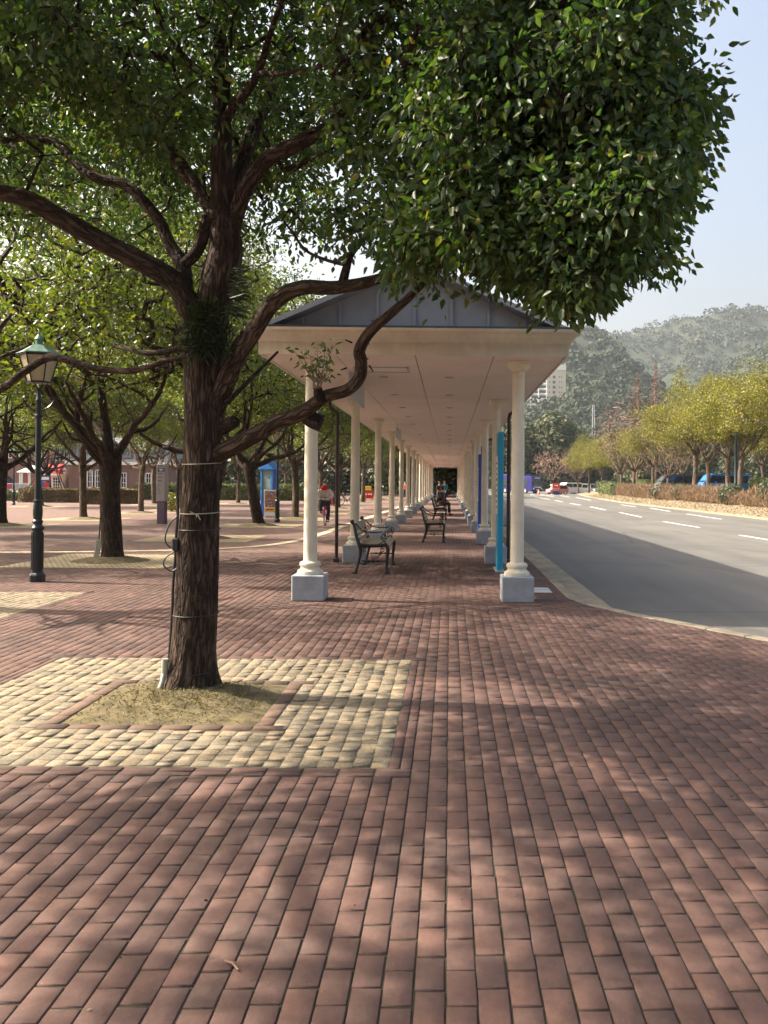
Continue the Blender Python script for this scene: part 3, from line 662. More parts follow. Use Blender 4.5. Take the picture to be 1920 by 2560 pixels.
for a, b in (((-1.38, 12.75), (-.62, 12.75)), ((-.62, 12.75), (-.62, 13.3)), ((-.62, 13.3), (-1.38, 13.3)), ((-1.38, 13.3), (-1.38, 12.75))):
    hat.box(((a[0]+b[0])/2, (a[1]+b[1])/2, ZS+.002), (abs(a[0]-b[0])+.03, abs(a[1]-b[1])+.03, .014))
hat.build('ceiling_hatch_frame', 'sign_grey', ceil)
# roof: gable with standing seams
xc = (x0+x1)/2; HW = 1.84; RZ = ZS+.351; RH = .80
roof = MB().prism([(xc-HW, RZ), (xc+HW, RZ), (xc, RZ+RH)], YF+.17, YE-.17, 'y').build('roof', 'roof_metal', shelter)
sl = Vector((HW, RH)).normalized(); nn = Vector((-sl.y, sl.x))
for s in (-1, 1):
    def q(t, h): 
        p = Vector((HW*(1-t), RH*t))+Vector((sl.y, sl.x))*h; return (xc+s*p.x, RZ+p.y)
    poly = [q(-.10, .004), q(1.0, .004), (xc, RZ+RH+.075), q(-.10, .065)]
    if s < 0: poly = poly[::-1]
    MB().prism(poly, YF-.10, YE+.10, 'y').build('roof_slope', 'roof_metal', roof)
    for n in range(60):
        y = YF+.05+n*.45; a = Vector((xc+s*HW*1.08, 0, RZ+.075-RH*.08+.02)); b = Vector((xc, 0, RZ+RH+.085))
        MB().tube([(a.x, y, a.z), (b.x, y, b.z)], .013, 4).build('seam', 'roof_metal', roof)
for k in range(-4, 5):
    X = xc+k*.485; h = RH*(1-abs(X-xc)/HW)
    if h < .12: continue
    MB().box((X, YF+.155, RZ+h/2-.01), (.035, .04, h-.04)).build('gable_seam', 'roof_metal', roof)
MB().box((xc, YF+.15, RZ+.012), (2*HW, .03, .024)).build('gable_sill', 'roof_edge', roof)
# rain pipes beside every other column
def pipe(X, s, y):
    b = X+s*(.36 if s < 0 else .25)
    m = MB().tube([(X+s*.52, y, ZS+.03), (X+s*.52, y, ZS-.10), (X+s*.51, y, ZS-.17), (X+s*.46, y, ZS-.215), (b+s*.06, y, ZS-.24), (b+s*.015, y, ZS-.28), (b, y, ZS-.36), (b, y, .08)], .036, 12)
    p = m.build('rain_pipe', 'pipe_brown', shelter, True)
    MB().box((b, y, .035), (.11, .12, .07)).build('pipe_shoe', 'pipe_brown', p)
    for z in (2.55, .75): MB().box(((X+b)/2, y, z), (abs(X-b), .02, .02)).build('pipe_bracket', 'pipe_brown', p)
for n in range(1, 21, 2): pipe(XL, -1, D0+.22+n*SP); pipe(XR, 1, D0+.22+n*SP)
# hanging boards
def hang(y0, y1, X, zb, zt, label):
    t = thing('hanging_sign', label, 'sign', (X, (y0+y1)/2, zb))
    MB().rbox((0, 0, (zt-zb)/2), (.035, y1-y0, zt-zb), .006).build('board', 'sign_grey', t)
    MB().box((0, 0, zt-zb+.012), (.05, y1-y0+.02, .024)).build('rail', 'post_grey', t)
    for yy in (-(y1-y0)*.38, (y1-y0)*.38): MB().tube([(0, yy, zt-zb), (0, yy, ZS-zb+.01)], .008, 6).build('hanger', 'post_grey', t)
hang(13.15, 15.3, -1.5, 2.87, 3.20, 'grey board hung under the ceiling behind the crooked branch')
hang(24.9, 26.9, -1.5, 2.84, 3.12, 'smaller looking grey board hung further along under the ceiling')
# stop boards standing edge-on along the right row
def stop_board(px, py, ht, mat, label, th=.10):
    g = G(px, py); t = thing('bus_stop_board', label, 'sign', (g.x, g.y, 0))
    MB().rbox((0, .30, ht/2), (th, .62, ht), .008).build('board', mat, t)
    MB().rbox((-th/2-.004, .30, ht*.62), (.008, .5, ht*.42), .002).build('notice_panel', 'white_paint', t)
    k = MB()
    for i in range(9): k.box((-th/2-.0075, .30+(.04 if i % 3 == 0 else -.02), ht*.78-i*.1), (.003, .34 if i % 3 else .42, .03))
    k.build('timetable_lines', 'text_dark', t)
    MB().box((0, .30, .012), (th+.06, .72, .024)).build('foot_plate', 'post_grey', t)
    return t
stop_board(1250, 1430, 2.52, 'cyan_paint', 'tall cyan stop board standing edge-on by the second right column')
stop_board(1199, 1336, 2.5, 'blue_paint', 'tall royal blue stop board beyond the cyan one')
stop_board(1174.5, 1272, 2.6, 'purple_paint', 'narrow dark purple stop board farthest along the right columns')
dr = thing('drain_cover', 'small pale metal plate set in the bricks beside the front right plinth', 'drain cover', (1.37, 13.25, 0))
MB().rbox((0, 0, .003), (.30, .6, .008), .003).build('plate', 'steel_wet', dr); MB().box((0, 0, .0075), (.26, .02, .003)).build('groove', 'joint_dark', dr)
def clumpy(n, c, r, shell, k=7, sig=.15):
    q = inlobe(max(3, n//k), c, r, shell); return np.repeat(q, k, 0)+np.clip(rng.normal(size=(len(q)*k, 3)), -1.9, 1.9)*sig*np.array([1, 1, .8])
# ------------------------------------------------------------------ the big tree
K = 1920/1659.0
main = thing('camphor_tree', 'large camphor tree in the foreground rising from a square of yellow setts', 'tree', (-1.95, 6.65, 0))
main.location = (0, 0, 0)
nodes_main = []
def limb(pts, Y0, Y1, name, parent, sides=18, rough=.05, seed=0, mat='bark', nsub=7, collect=True):
    """pts: (x, y, width) in photo pixels of the 1659-wide view; depth runs from Y0 to Y1"""
    C = cr([(x, y, w) for x, y, w in pts], nsub); n = len(C); out = []; rad = []
    for i, (x, y, w) in enumerate(C):
        Y = Y0+(Y1-Y0)*(i/(n-1))**1.0; p = P(x*K, y*K, Y); out.append(p); rad.append(max(.004, w*.9*K*.5*Y/F))
    o = MB().tube(out, rad, sides, True, rough, seed).build(name, mat, parent, 'all')
    if collect: nodes_main.extend([tuple(p) for p in out])
    return o
YT = 6.62
def trunk_main():
    pts = [(410, 1512, 140), (411, 1500, 128), (413, 1478, 116), (416, 1440, 107), (420, 1380, 101), (425, 1300, 98), (429, 1200, 94), (433, 1100, 88), (436, 1000, 84), (440, 920, 86), (440, 850, 88), (441, 780, 92), (442, 730, 96), (446, 690, 92)]
    C = cr(pts, 14); out = []; rad = []
    for x, y, w in C: out.append(P(x*K, y*K, YT)); rad.append(w*.91*K*.5*YT/F)
    out[0].z = -.03
    m = MB().tube(out, rad, 88, True, .06, 1)
    base = out[6]
    for i, v in enumerate(m.v):                     # root flare
        z = v[2]
        if z < .35:
            a = math.atan2(v[1]-base.y, v[0]-base.x); f = max(0, 1-z/.35)**2*(.12+.22*max(0, math.sin(a*3+1.2))*(1+.5*math.sin(a*2)))
            m.v[i] = (base.x+(v[0]-base.x)*(1+f), base.y+(v[1]-base.y)*(1+f), z)
    return m.build('trunk', 'bark', main, 'all')
trunk_main()
limb([(446, 720, 76), (470, 620, 84), (488, 545, 82), (484, 470, 62), (479, 350, 50), (480, 250, 42), (478, 130, 36), (472, 0, 30), (460, -160, 20), (470, -330, 10)], 6.62, 6.75, 'limb', main, 26, .06, 2)
limb([(492, 500, 40), (512, 400, 36), (545, 290, 33), (585, 200, 26), (610, 110, 18), (640, 20, 13), (660, -120, 8)], 6.75, 7.7, 'limb', main, 18, .06, 3)
limb([(432, 735, 60), (415, 680, 58), (382, 615, 52), (330, 578, 49), (230, 527, 46), (130, 470, 44), (60, 430, 42), (0, 415, 38), (-90, 400, 32), (-200, 350, 22), (-320, 270, 10)], 6.6, 6.15, 'limb', main, 24, .06, 4)
limb([(425, 720, 44), (402, 640, 40), (394, 575, 36), (368, 530, 30), (345, 480, 27), (310, 435, 26), (270, 398, 25), (215, 387, 24), (172, 360, 22), (125, 312, 20), (60, 297, 18), (0, 303, 15), (-80, 280, 12), (-180, 220, 8)], 6.55, 7.2, 'limb', main, 18, .06, 5)
limb([(450, 470, 30), (438, 510, 30), (424, 545, 28), (398, 572, 26)], 6.65, 6.6, 'limb', main, 14, .06, 6)
limb([(462, 480, 26), (440, 430, 28), (400, 370, 30), (350, 300, 28), (290, 240, 24), (240, 170, 20), (190, 120, 15), (120, 60, 11), (30, 0, 7)], 6.6, 7.6, 'limb', main, 16, .06, 7)
limb([(478, 205, 28), (455, 178, 24), (400, 128, 19), (372, 88, 17), (342, 28, 14), (325, -60, 11), (280, -180, 7)], 6.65, 5.6, 'limb', main, 14, .05, 8)
limb([(502, 500, 36), (512, 455, 38), (535, 400, 36), (580, 342, 35), (640, 312, 34), (705, 277, 30), (765, 228, 24), (830, 180, 18), (920, 120, 13), (1030, 60, 8)], 6.7, 6.1, 'limb', main, 20, .06, 9)
limb([(486, 262, 26), (505, 228, 24), (535, 195, 22), (560, 150, 18), (580, 85, 14), (600, 25, 12), (640, -80, 8)], 6.65, 6.0, 'limb', main, 14, .05, 10)
limb([(556, 158, 14), (600, 160, 12), (650, 152, 11), (700, 140, 10), (780, 100, 7)], 6.3, 5.7, 'limb', main, 10, .05, 11)
limb([(446, 925, 46), (478, 850, 46), (508, 778, 44), (548, 715, 42), (592, 652, 40), (650, 622, 35), (720, 622, 33), (790, 610, 27), (850, 588, 20), (930, 535, 15), (1020, 470, 11), (1130, 410, 8)], 6.63, 5.9, 'limb', main, 22, .06, 12)
limb([(738, 622, 24), (748, 580, 20), (760, 548, 15), (800, 500, 11), (850, 440, 8)], 6.2, 6.4, 'limb', main, 12, .05, 13)
limb([(745, 572, 10), (700, 560, 8), (660, 540, 7), (630, 500, 6), (600, 460, 4)], 6.3, 6.9, 'limb', main, 8, .03, 14)
limb([(440, 992, 44), (486, 974, 42), (540, 945, 40), (600, 912, 38), (655, 890, 36), (700, 858, 31), (750, 842, 29), (776, 815, 29), (780, 782, 29), (777, 755, 28), (800, 716, 26), (850, 672, 22), (890, 636, 18), (960, 565, 15), (1050, 480, 12), (1160, 420, 9), (1280, 330, 6)], 6.64, 5.35, 'limb', main, 22, .07, 15)
limb([(650, 888, 36), (672, 905, 40), (693, 914, 42)], 6.36, 6.35, 'cut_stub', main, 18, .05, 16, collect=False)
limb([(700, 862, 24), (690, 855, 26), (686, 838, 20)], 6.22, 6.15, 'cut_stub', main, 12, .05, 17, collect=False)
limb([(465, 935, 26), (490, 920, 30), (508, 910, 28)], 6.62, 6.5, 'cut_stub', main, 14, .06, 18, collect=False)
limb([(425, 752, 20), (395, 750, 17), (360, 760, 15), (310, 762, 13), (270, 752, 11), (245, 748, 7)], 6.5, 6.9, 'limb', main, 10, .05, 19)
limb([(420, 775, 16), (370, 776, 14), (290, 800, 15), (210, 796, 16), (130, 774, 18), (95, 776, 19), (50, 805, 18), (0, 842, 17), (-60, 870, 13)], 6.5, 6.9, 'limb', main, 12, .05, 20)
limb([(490, 870, 14), (560, 800, 8), (600, 760, 6)], 6.5, 6.9, 'limb', main, 8, .03, 21)
# foliage
LOBES = [  # px centre and radii (1659 view), depth, depth radius, clusters
    (1250, 230, 320, 250, 5.5, 1.0, 560), (1000, 330, 270, 270, 5.8, 1.0, 430), (1330, 500, 200, 180, 5.3, .8, 330), (1110, 560, 250, 110, 5.5, .8, 230),
    (960, 90, 300, 250, 6.0, 1.2, 330), (1380, 60, 210, 200, 5.4, 1.0, 300), (900, 590, 80, 60, 5.6, .4, 45), (1250, 630, 160, 80, 5.3, .6, 150), (720, 420, 130, 160, 7.4, .8, 60), (1250, 400, 250, 200, 5.2, .6, 200), (1470, 330, 110, 170, 5.4, .7, 120), (1180, -100, 450, 170, 5.7, 1.2, 220)]
MASK = [(560, -500), (1580, -500), (1530, -60), (1475, 55), (1510, 140), (1505, 330), (1450, 430), (1425, 500), (1380, 550), (1335, 590), (1290, 635), (1235, 670), (1195, 665), (1150, 580), (1090, 605), (1000, 570), (930, 575), (890, 600), (840, 545), (780, 530), (700, 540), (600, 540)]
def edge_noise(x, y): return np.array([mnoise.noise(Vector((float(a)*.011, float(b)*.011, 2.0)))*85+mnoise.noise(Vector((float(a)*.035, float(b)*.035, 5.0)))*30 for a, b in zip(x, y)])
tg = []
for cx, cy, rx, ry, Y, dY, n in LOBES:
    c = P(cx*K, cy*K, Y); s = K*Y/F
    q = clumpy(n*2, c, (rx*s, dY, ry*s), .25); x, y, z = project(q); x, y = x/K, y/K; e = edge_noise(x, y); ok = inpoly(x+e, y+e*.8, MASK)
    q = q[ok]; tg.append(q[rng.permutation(len(q))[:int(n*.85)]] if False else q[:int(n*.9)])
for cx, cy, rx, ry, Y, dY, n in [(230, 90, 340, 170, 6.2, 1.2, 330), (600, 40, 220, 130, 6.8, 1.2, 150), (60, 220, 260, 120, 7.0, 1.0, 170), (550, -170, 700, 190, 6.5, 1.6, 420), (-260, 200, 280, 260, 6.0, 1.2, 200), (330, 230, 120, 60, 7.4, .6, 40), (-60, 60, 200, 150, 5.6, .8, 120), (600, 400, 130, 150, 8.6, .7, 110), (190, 430, 260, 120, 8.8, .8, 150), (545, 230, 110, 160, 8.2, .7, 110), (330, 330, 150, 120, 8.6, .6, 100), (680, 250, 120, 140, 8.0, .7, 90)]:
    c = P(cx*K, cy*K, Y); s = K*Y/F; tg.append(clumpy(n, c, (rx*s, dY, ry*s), .2))
for c, r, n in [((-2.3, 4.4, 5.6), (2.2, 1.3, .9), 250), ((.2, 4.7, 5.5), (1.6, 1.2, .8), 190), ((-1.8, 6.8, 6.9), (2.7, 2.2, 1.0), 340), ((-3.6, 7.6, 5.6), (1.4, 1.4, .9), 110)]:
    tg.append(clumpy(int(n*.7), c, r, .2, 42, .28))
tg = np.vstack(tg)
mbt = MB(); tips = grow(nodes_main, tg, mbt, 5, .0032, .0036, .4, .12, .05)
mbt.build('branches', 'bark', main, True, kind='stuff')
def leaf_clusters(tg, per, L, spread, droop, wid, six=True):
    n = len(tg)*per; c = np.repeat(tg, per, 0)
    off = np.clip(rng.normal(size=(n, 3)), -1.7, 1.7)*spread*np.array([1, 1, .75])
    d = unit(off)+np.array([0, 0, -droop])+rng.normal(size=(n, 3))*.45
    return leaves(c+off, d, rng.uniform(L[0], L[1], n), wid, .35, six)
V, Fq = leaf_clusters(tg, 24, (.038, .078), .095, .8, .54)
link('crown', np_mesh('crown', V, Fq, 'leaf'), main, kind='stuff')
# young shoots on the low limb
sp = P(682*K, 840*K, 6.15); spn = MB(); tips = []
for i in range(11):
    a = sp+Vector((rng.uniform(-.02, .05), 0, 0)); e = sp+Vector((rng.uniform(-.14, .16), rng.uniform(-.12, .12), rng.uniform(.12, .34)))
    spn.tube([a, (a+e)/2+Vector((rng.normal()*.02, rng.normal()*.02, .02)), e], [.004, .003, .0015], 5)
    for f in np.linspace(.4, 1, 6): tips.append(tuple(a+(e-a)*float(f)))
spn.build('shoot', 'twig_red', main, True)
V, Fq = leaf_clusters(np.array(tips), 2, (.03, .065), .02, .3, .4); link('shoot_leaves', np_mesh('shoot_leaves', V, Fq, 'leaf'), main)
# ferns in the crotch, nail stubs on the limb
fn = []; fd = []
for i in range(520):
    a = rng.uniform(math.pi*1.0, math.pi*2.02); zz = rng.uniform(690, 760); p = P(rng.uniform(400, 500)*K, zz*K, YT-.17-.05*rng.random()); fn.append(p); fd.append((rng.normal()*.35, -.35-.4*rng.random(), .4-1.5*rng.random()))
for i in range(160):
    p = P(rng.uniform(425, 475)*K, rng.uniform(655, 700)*K, YT-.22); fn.append(p); fd.append((rng.normal()*.5, -.6, .6-1.0*rng.random()))
for i in range(150):
    p = P(rng.uniform(488, 512)*K, rng.uniform(580, 680)*K, YT-.05-.1*rng.random()); fn.append(p); fd.append((.6+rng.random(), -.4*rng.random(), .4-1.2*rng.random()))
V, Fq = leaves(np.array([tuple(p) for p in fn]), np.array(fd), rng.uniform(.05, .17, len(fn)), .10, .3); link('fern_tuft', np_mesh('fern_tuft', V, Fq, 'fern'), main, kind='stuff')
st = MB()
for (x, y, dx, dy) in ((783, 745, 14, -2), (760, 740, -14, -6), (748, 795, -12, 4), (798, 790, 8, 12), (785, 770, 10, 6), (815, 700, -12, -8), (858, 655, 10, 10), (790, 720, -10, 3)):
    a = P(x*K, y*K, 5.98); b = P((x+dx)*K, (y+dy)*K, 5.93); st.tube([a, b], [.007, .004], 6)
st.build('twig_stub', 'bark', main, True)
def trunk_axis(y):                                    # axis and radius of the trunk at a picture row
    ysr = [1500, 1440, 1300, 1100, 1000, 850]; x = np.interp(-y, [-v for v in ysr], [411, 416, 425, 433, 436, 440]); w = np.interp(-y, [-v for v in ysr], [126, 107, 98, 88, 84, 88])
    return P(x*K, y*K, YT), w*.91*K*.5*YT/F
def ring(y, rad, mat, name, label, cat, wob=.01, knot=None):
    c, r = trunk_axis(y); t = thing(name, label, cat, c); pts = []
    for k in range(41):
        a = 2*math.pi*k/40; rr = r*1.03+.003
        pts.append((rr*math.cos(a), rr*math.sin(a), wob*math.sin(a+.6)))
    MB().tube(pts, rad, 6, False).build('loop', mat, t, True)
    if knot:
        for dx, dz in ((.045, -.05), (.02, -.03), (-.03, .012)):
            MB().tube([(-.01, -r*1.1, 0), (dx*.6, -r*1.13, dz*.3), (dx, -r*1.11, dz)], rad, 6).build('knot', mat, t, True)
ring(1001, .0035, 'rope', 'string_tie', 'thin grey string tied round the big trunk above the other ties', 'string')
ring(1107, .0042, 'rope', 'rope_tie', 'pale knotted cord tied round the middle of the big trunk', 'rope', .008, True)
ring(1143, .005, 'cable', 'strap', 'black band round the big trunk just under the pale cord', 'strap', .004)
ring(1325, .005, 'cable', 'strap', 'black band low on the big trunk', 'strap', .006)
ring(1447, .005, 'cable', 'strap', 'black band at the foot of the big trunk above the moss', 'strap', .006)
def onbark(x, y, out=.02): 
    c, r = trunk_axis(y); p = P(x*K, y*K, YT-.05); return p
cab = thing('black_cable', 'black cable running down the left edge of the big trunk with loose loops', 'cable', (0, 0, 0))
cp = [(385, 1015), (383, 1060), (384, 1110), (381, 1150), (379, 1200), (374, 1260), (372, 1320), (367, 1400), (361, 1452)]
MB().tube([onbark(x, y) for x, y in cr(cp, 4)], .011, 8).build('main_run', 'cable', cab, True)
l1 = cr([(384, 1115), (368, 1130), (357, 1160), (362, 1178), (378, 1186), (378, 1190), (358, 1205), (354, 1222), (370, 1234), (382, 1228)], 5)
MB().tube([P(x*K, y*K, YT-.08) for x, y in l1], .0055, 7).build('loose_loop', 'cable', cab, True)
MB().rbox(P(380*K, 1176*K, YT-.09), (.05, .05, .09), .008).build('junction_box', 'cable', cab)
pv_ = thing('conduit', 'pale grey plastic conduit leaning against the left foot of the big trunk', 'pipe', (0, 0, 0))
MB().tube([P(357*K, 1423*K, YT-.12), P(355*K, 1455*K, YT-.12)], .024, 12).build('sleeve', 'pvc', pv_, True)
MB().tube([P(355*K, 1452*K, YT-.12), P(350*K, 1475*K, YT-.16), P(343*K, 1494*K, YT-.20), P(336*K, 1512*K, YT-.24)], .018, 12).build('tube', 'pvc', pv_, True)

# ------------------------------------------------------------------ plaza trees
def wander(p, d, L, r0, r1, n=7, wig=.16, up=.1):
    p = Vector(p); d = Vector(d).normalized(); pts = [p.copy()]; rad = [r0]
    for i in range(n):
        d = (d+Vector((rng.normal()*wig, rng.normal()*wig, up*.35+rng.normal()*wig*.7))).normalized(); p = p+d*(L/n); pts.append(p.copy()); rad.append(r0+(r1-r0)*(i+1)/n)
    return pts, rad
def camphor(seed, leafm, barkm, trunk_h=2.1, tr=.17, height=7.2, cr_=3.3, clusters=950, per=15, Lf=(.08, .125), low=3.3, name='plaza_tree', limbs=7, six=False, spread=.20):
    global rng
    keep = rng; rng = np.random.default_rng(seed)
    root = bpy.data.objects.new(name, None); col.objects.link(root); nodes = []
    lean = Vector((rng.normal()*.05, rng.normal()*.05, 1))
    m = MB(); tp = [Vector((0, 0, -.05))+lean*0]; h = np.linspace(0, trunk_h*1.15, 16)
    pts = [(lean.x*z+.03*math.sin(z*2+seed), lean.y*z+.03*math.cos(z*1.7+seed), z-.05) for z in h]
    rad = [tr*(1.35 if z < .05 else 1.12 if z < .25 else 1.0-.12*z/trunk_h+(.12 if z > trunk_h*.9 else 0)) for z in h]
    m.tube(pts, rad, 20, True, .06, seed); m.build('trunk', barkm, root, 'all'); top = Vector(pts[-2])
    m = MB()
    for i in range(limbs):
        a = 2*math.pi*i/limbs+rng.uniform(-.4, .4); el = rng.uniform(.35, 1.0) if i else 1.4
        st = top+Vector((0, 0, rng.uniform(-.35, .1))); d = (math.cos(a)*math.cos(el), math.sin(a)*math.cos(el), math.sin(el))
        L = (height-trunk_h)*.72 if i == 0 else cr_*rng.uniform(.7, .95)
        p, r = wander(st, d, L, tr*rng.uniform(.45, .62), tr*.13, 9, .22, .25); m.tube(p, r, 9, True, .05, seed+i); nodes += [tuple(q) for q in p]
        for s in range(2):
            k = rng.integers(3, 7); dd = Vector((rng.normal(), rng.normal(), abs(rng.normal())*.6)); p2, r2 = wander(p[k], dd, L*.5, r[k]*.7, tr*.08, 6, .25, .2); m.tube(p2, r2, 7, True, .05, seed+i+s); nodes += [tuple(q) for q in p2]
    m.build('limbs', barkm, root, 'all')
    T = []
    nl = 9
    for i in range(nl):
        a = 2*math.pi*i/nl+rng.uniform(-.3, .3); rr = cr_*rng.uniform(.45, .72); z = rng.uniform(low+.8, height*.72)
        T.append(clumpy(clusters//(nl+2), (rr*math.cos(a), rr*math.sin(a), z), (cr_*.42, cr_*.42, height*.15), .35, 9, .26))
    T.append(clumpy(2*clusters//(nl+2), (0, 0, height*.8), (cr_*.62, cr_*.62, height*.17), .4, 9, .26)); T = np.vstack(T)
    T = T[(T[:, 2] > low+.5*rng.random(len(T))) | (rng.random(len(T)) < .06)]; T[:, 2] = np.maximum(T[:, 2], low*.8)
    m = MB(); grow(nodes, T, m, 4, .006, .0065, .5, .05, .05); m.build('branches', barkm, root, True, kind='stuff')
    V, Fq = leaf_clusters(T, per, Lf, spread, .35, .55, six); link('crown', np_mesh('crown', V, Fq, leafm), root, kind='stuff')
    rng = keep; return root
protoP = [camphor(15, 'leaf_plaza', 'bark', 2.1, .19, 9.2, 3.2, 650, low=4.7), camphor(11, 'leaf_plaza', 'bark', 1.95, .20, 9.6, 3.3, 2100), camphor(12, 'leaf_plaza', 'bark_pale', 2.2, .15, 9.0, 3.2, 2000), camphor(13, 'leaf_plaza', 'bark', 2.0, .19, 9.4, 3.4, 2100), camphor(14, 'leaf_plaza', 'bark_grey', 2.4, .15, 9.2, 3.1, 2000)]
usedP = set()
def place(protos, used, k, loc, rz, sc, label, cat, group=None):
    o = protos[k]
    if k in used: o = copytree(o)
    used.add(k); o.location = loc; o.rotation_euler = (0, 0, rz); o.scale = (sc,)*3; tag(o, label, cat, group); return o
def pitsheet(x, y, s=1.5):
    sheet('tree_pit', [(x-s, y-s), (x+s, y-s), (x+s, y+s), (x-s, y+s)], .004, 'far_setts')
    bm = MB(); bm.lathe([(.75, .006), (.55, .05), (.3, .09), (.15, .1)], 20, (x, y, 0)); bm.build('soil_mound', 'moss_ground', None, True).__setitem__('kind', 'structure')
def rebase(o, loc):
    for ch in o.children: ch.location = Vector(ch.location)-Vector(loc)
    o.location = loc
rebase(main, (-1.95, 6.62, 0)); rebase(shelter, ((XL+XR)/2, D0, 0)); rebase(cab, (-2.2, 6.5, 0)); rebase(pv_, (-2.3, 6.5, 0))
PL = [(-6.7, 4.6, 0, .4, 1.0, 'leafy tree just outside the left edge whose shadow crosses the foreground'),
      (-6.75, 11.1, 2, 2.0, 1.0, 'tree on the sett square at the left edge, crown hanging in from the left'),
      (None, (278, 1402), 0, 3.5, .98, 'mossy forked tree right of the black lamp post with pale pipes at its foot'),
      (-6.8, 24.6, 2, 1.2, 1.0, 'tree mostly hidden behind the foreground trunk'),
      (None, (646, 1314), 2, 5.0, 1.02, 'dark trunked tree left of the blue kiosk with a flared foot'),
      (None, (738, 1298), 1, .3, 1.0, 'pale mottled tree just left of the nearest left column'),
      (None, (800, 1283), 3, 2.4, .95, 'tree behind the cyclist'),
      (None, (843, 1272), 1, 4.1, 1.0, 'pale trunked tree beside the red framed chalkboard'),
      (None, (905, 1258), 3, 1.1, 1.0, 'tree behind the terracotta pot at the columns'),
      (-6.6, 83, 1, 3.0, 1.0, 'distant plaza tree seen between the far left columns'), (-6.6, 98, 3, 5.5, 1.0, 'farthest plaza tree seen between the far left columns'),
      (None, (6, 1314), 2, 3.3, 1.0, 'dark trunked tree cut by the left edge of the picture'),
      (None, (211, 1298), 1, 1.7, .95, 'slim leaning tree between the lamp post and the mossy tree'),
      (None, (350, 1283), 3, .6, .9, 'slim pale tree left of the grey and purple pillar sign'),
      (None, (447, 1275), 3, 2.9, .9, 'pale tree just right of the pillar sign, by the big trunk'),
      (None, (594, 1260), 1, 5.2, .9, 'small pale tree in front of the low hedge'),
      (None, (717, 1247), 3, 4.4, .95, 'pale tree beside the white box near the far hedge'),
      (-14.8, 17.5, 0, 1.0, 1.0, 'tree outside the left edge behind the lamp post, only its leaves in view'), (-14.8, 24, 2, 2.2, 1.0, 'tree outside the left edge further back, only its leaves in view'),
      (None, (128, 1247), 2, 3.9, 1.05, 'dark straight trunk propped with poles before the brick building'),
      (None, (385, 1262), 3, 5.9, 1.0, 'tree close behind the pillar sign in front of the hedge'),
      (-22, 30, 2, .9, 1.0, 'tree left of the frame beyond the plaza, leaves at the upper left'), (-24, 52, 0, 2.9, 1.0, 'tree behind the small far lamp at the left')]
for X, Y, k, rz, sc, lab in PL:
    if X is None: g = G(*Y); X, Y = g.x, g.y
    place(protoP, usedP, k+1 if Y > 12 else 0, (X, Y, 0), rz, sc, lab, 'tree', 'trees of the brick plaza')
    if Y > 13: pitsheet(X, Y)
g2 = G(278, 1402)
pp2 = thing('conduit_bundle', 'three pale pipes standing at the foot of the mossy tree', 'pipe', (g2.x-.24, g2.y-.12, 0))
for i in range(3): MB().tube([(-.06+i*.04, -.05+.01*i, 0), (-.02+i*.035, 0, .2), (.0+i*.03, .02, .42)], .017, 8).build('tube', 'pvc', pp2, True)
MB().tube([(.03, .03, .4), (.05, .06, 1.0), (.02, .05, 1.9)], .012, 6).build('cable', 'cable', pp2, True)
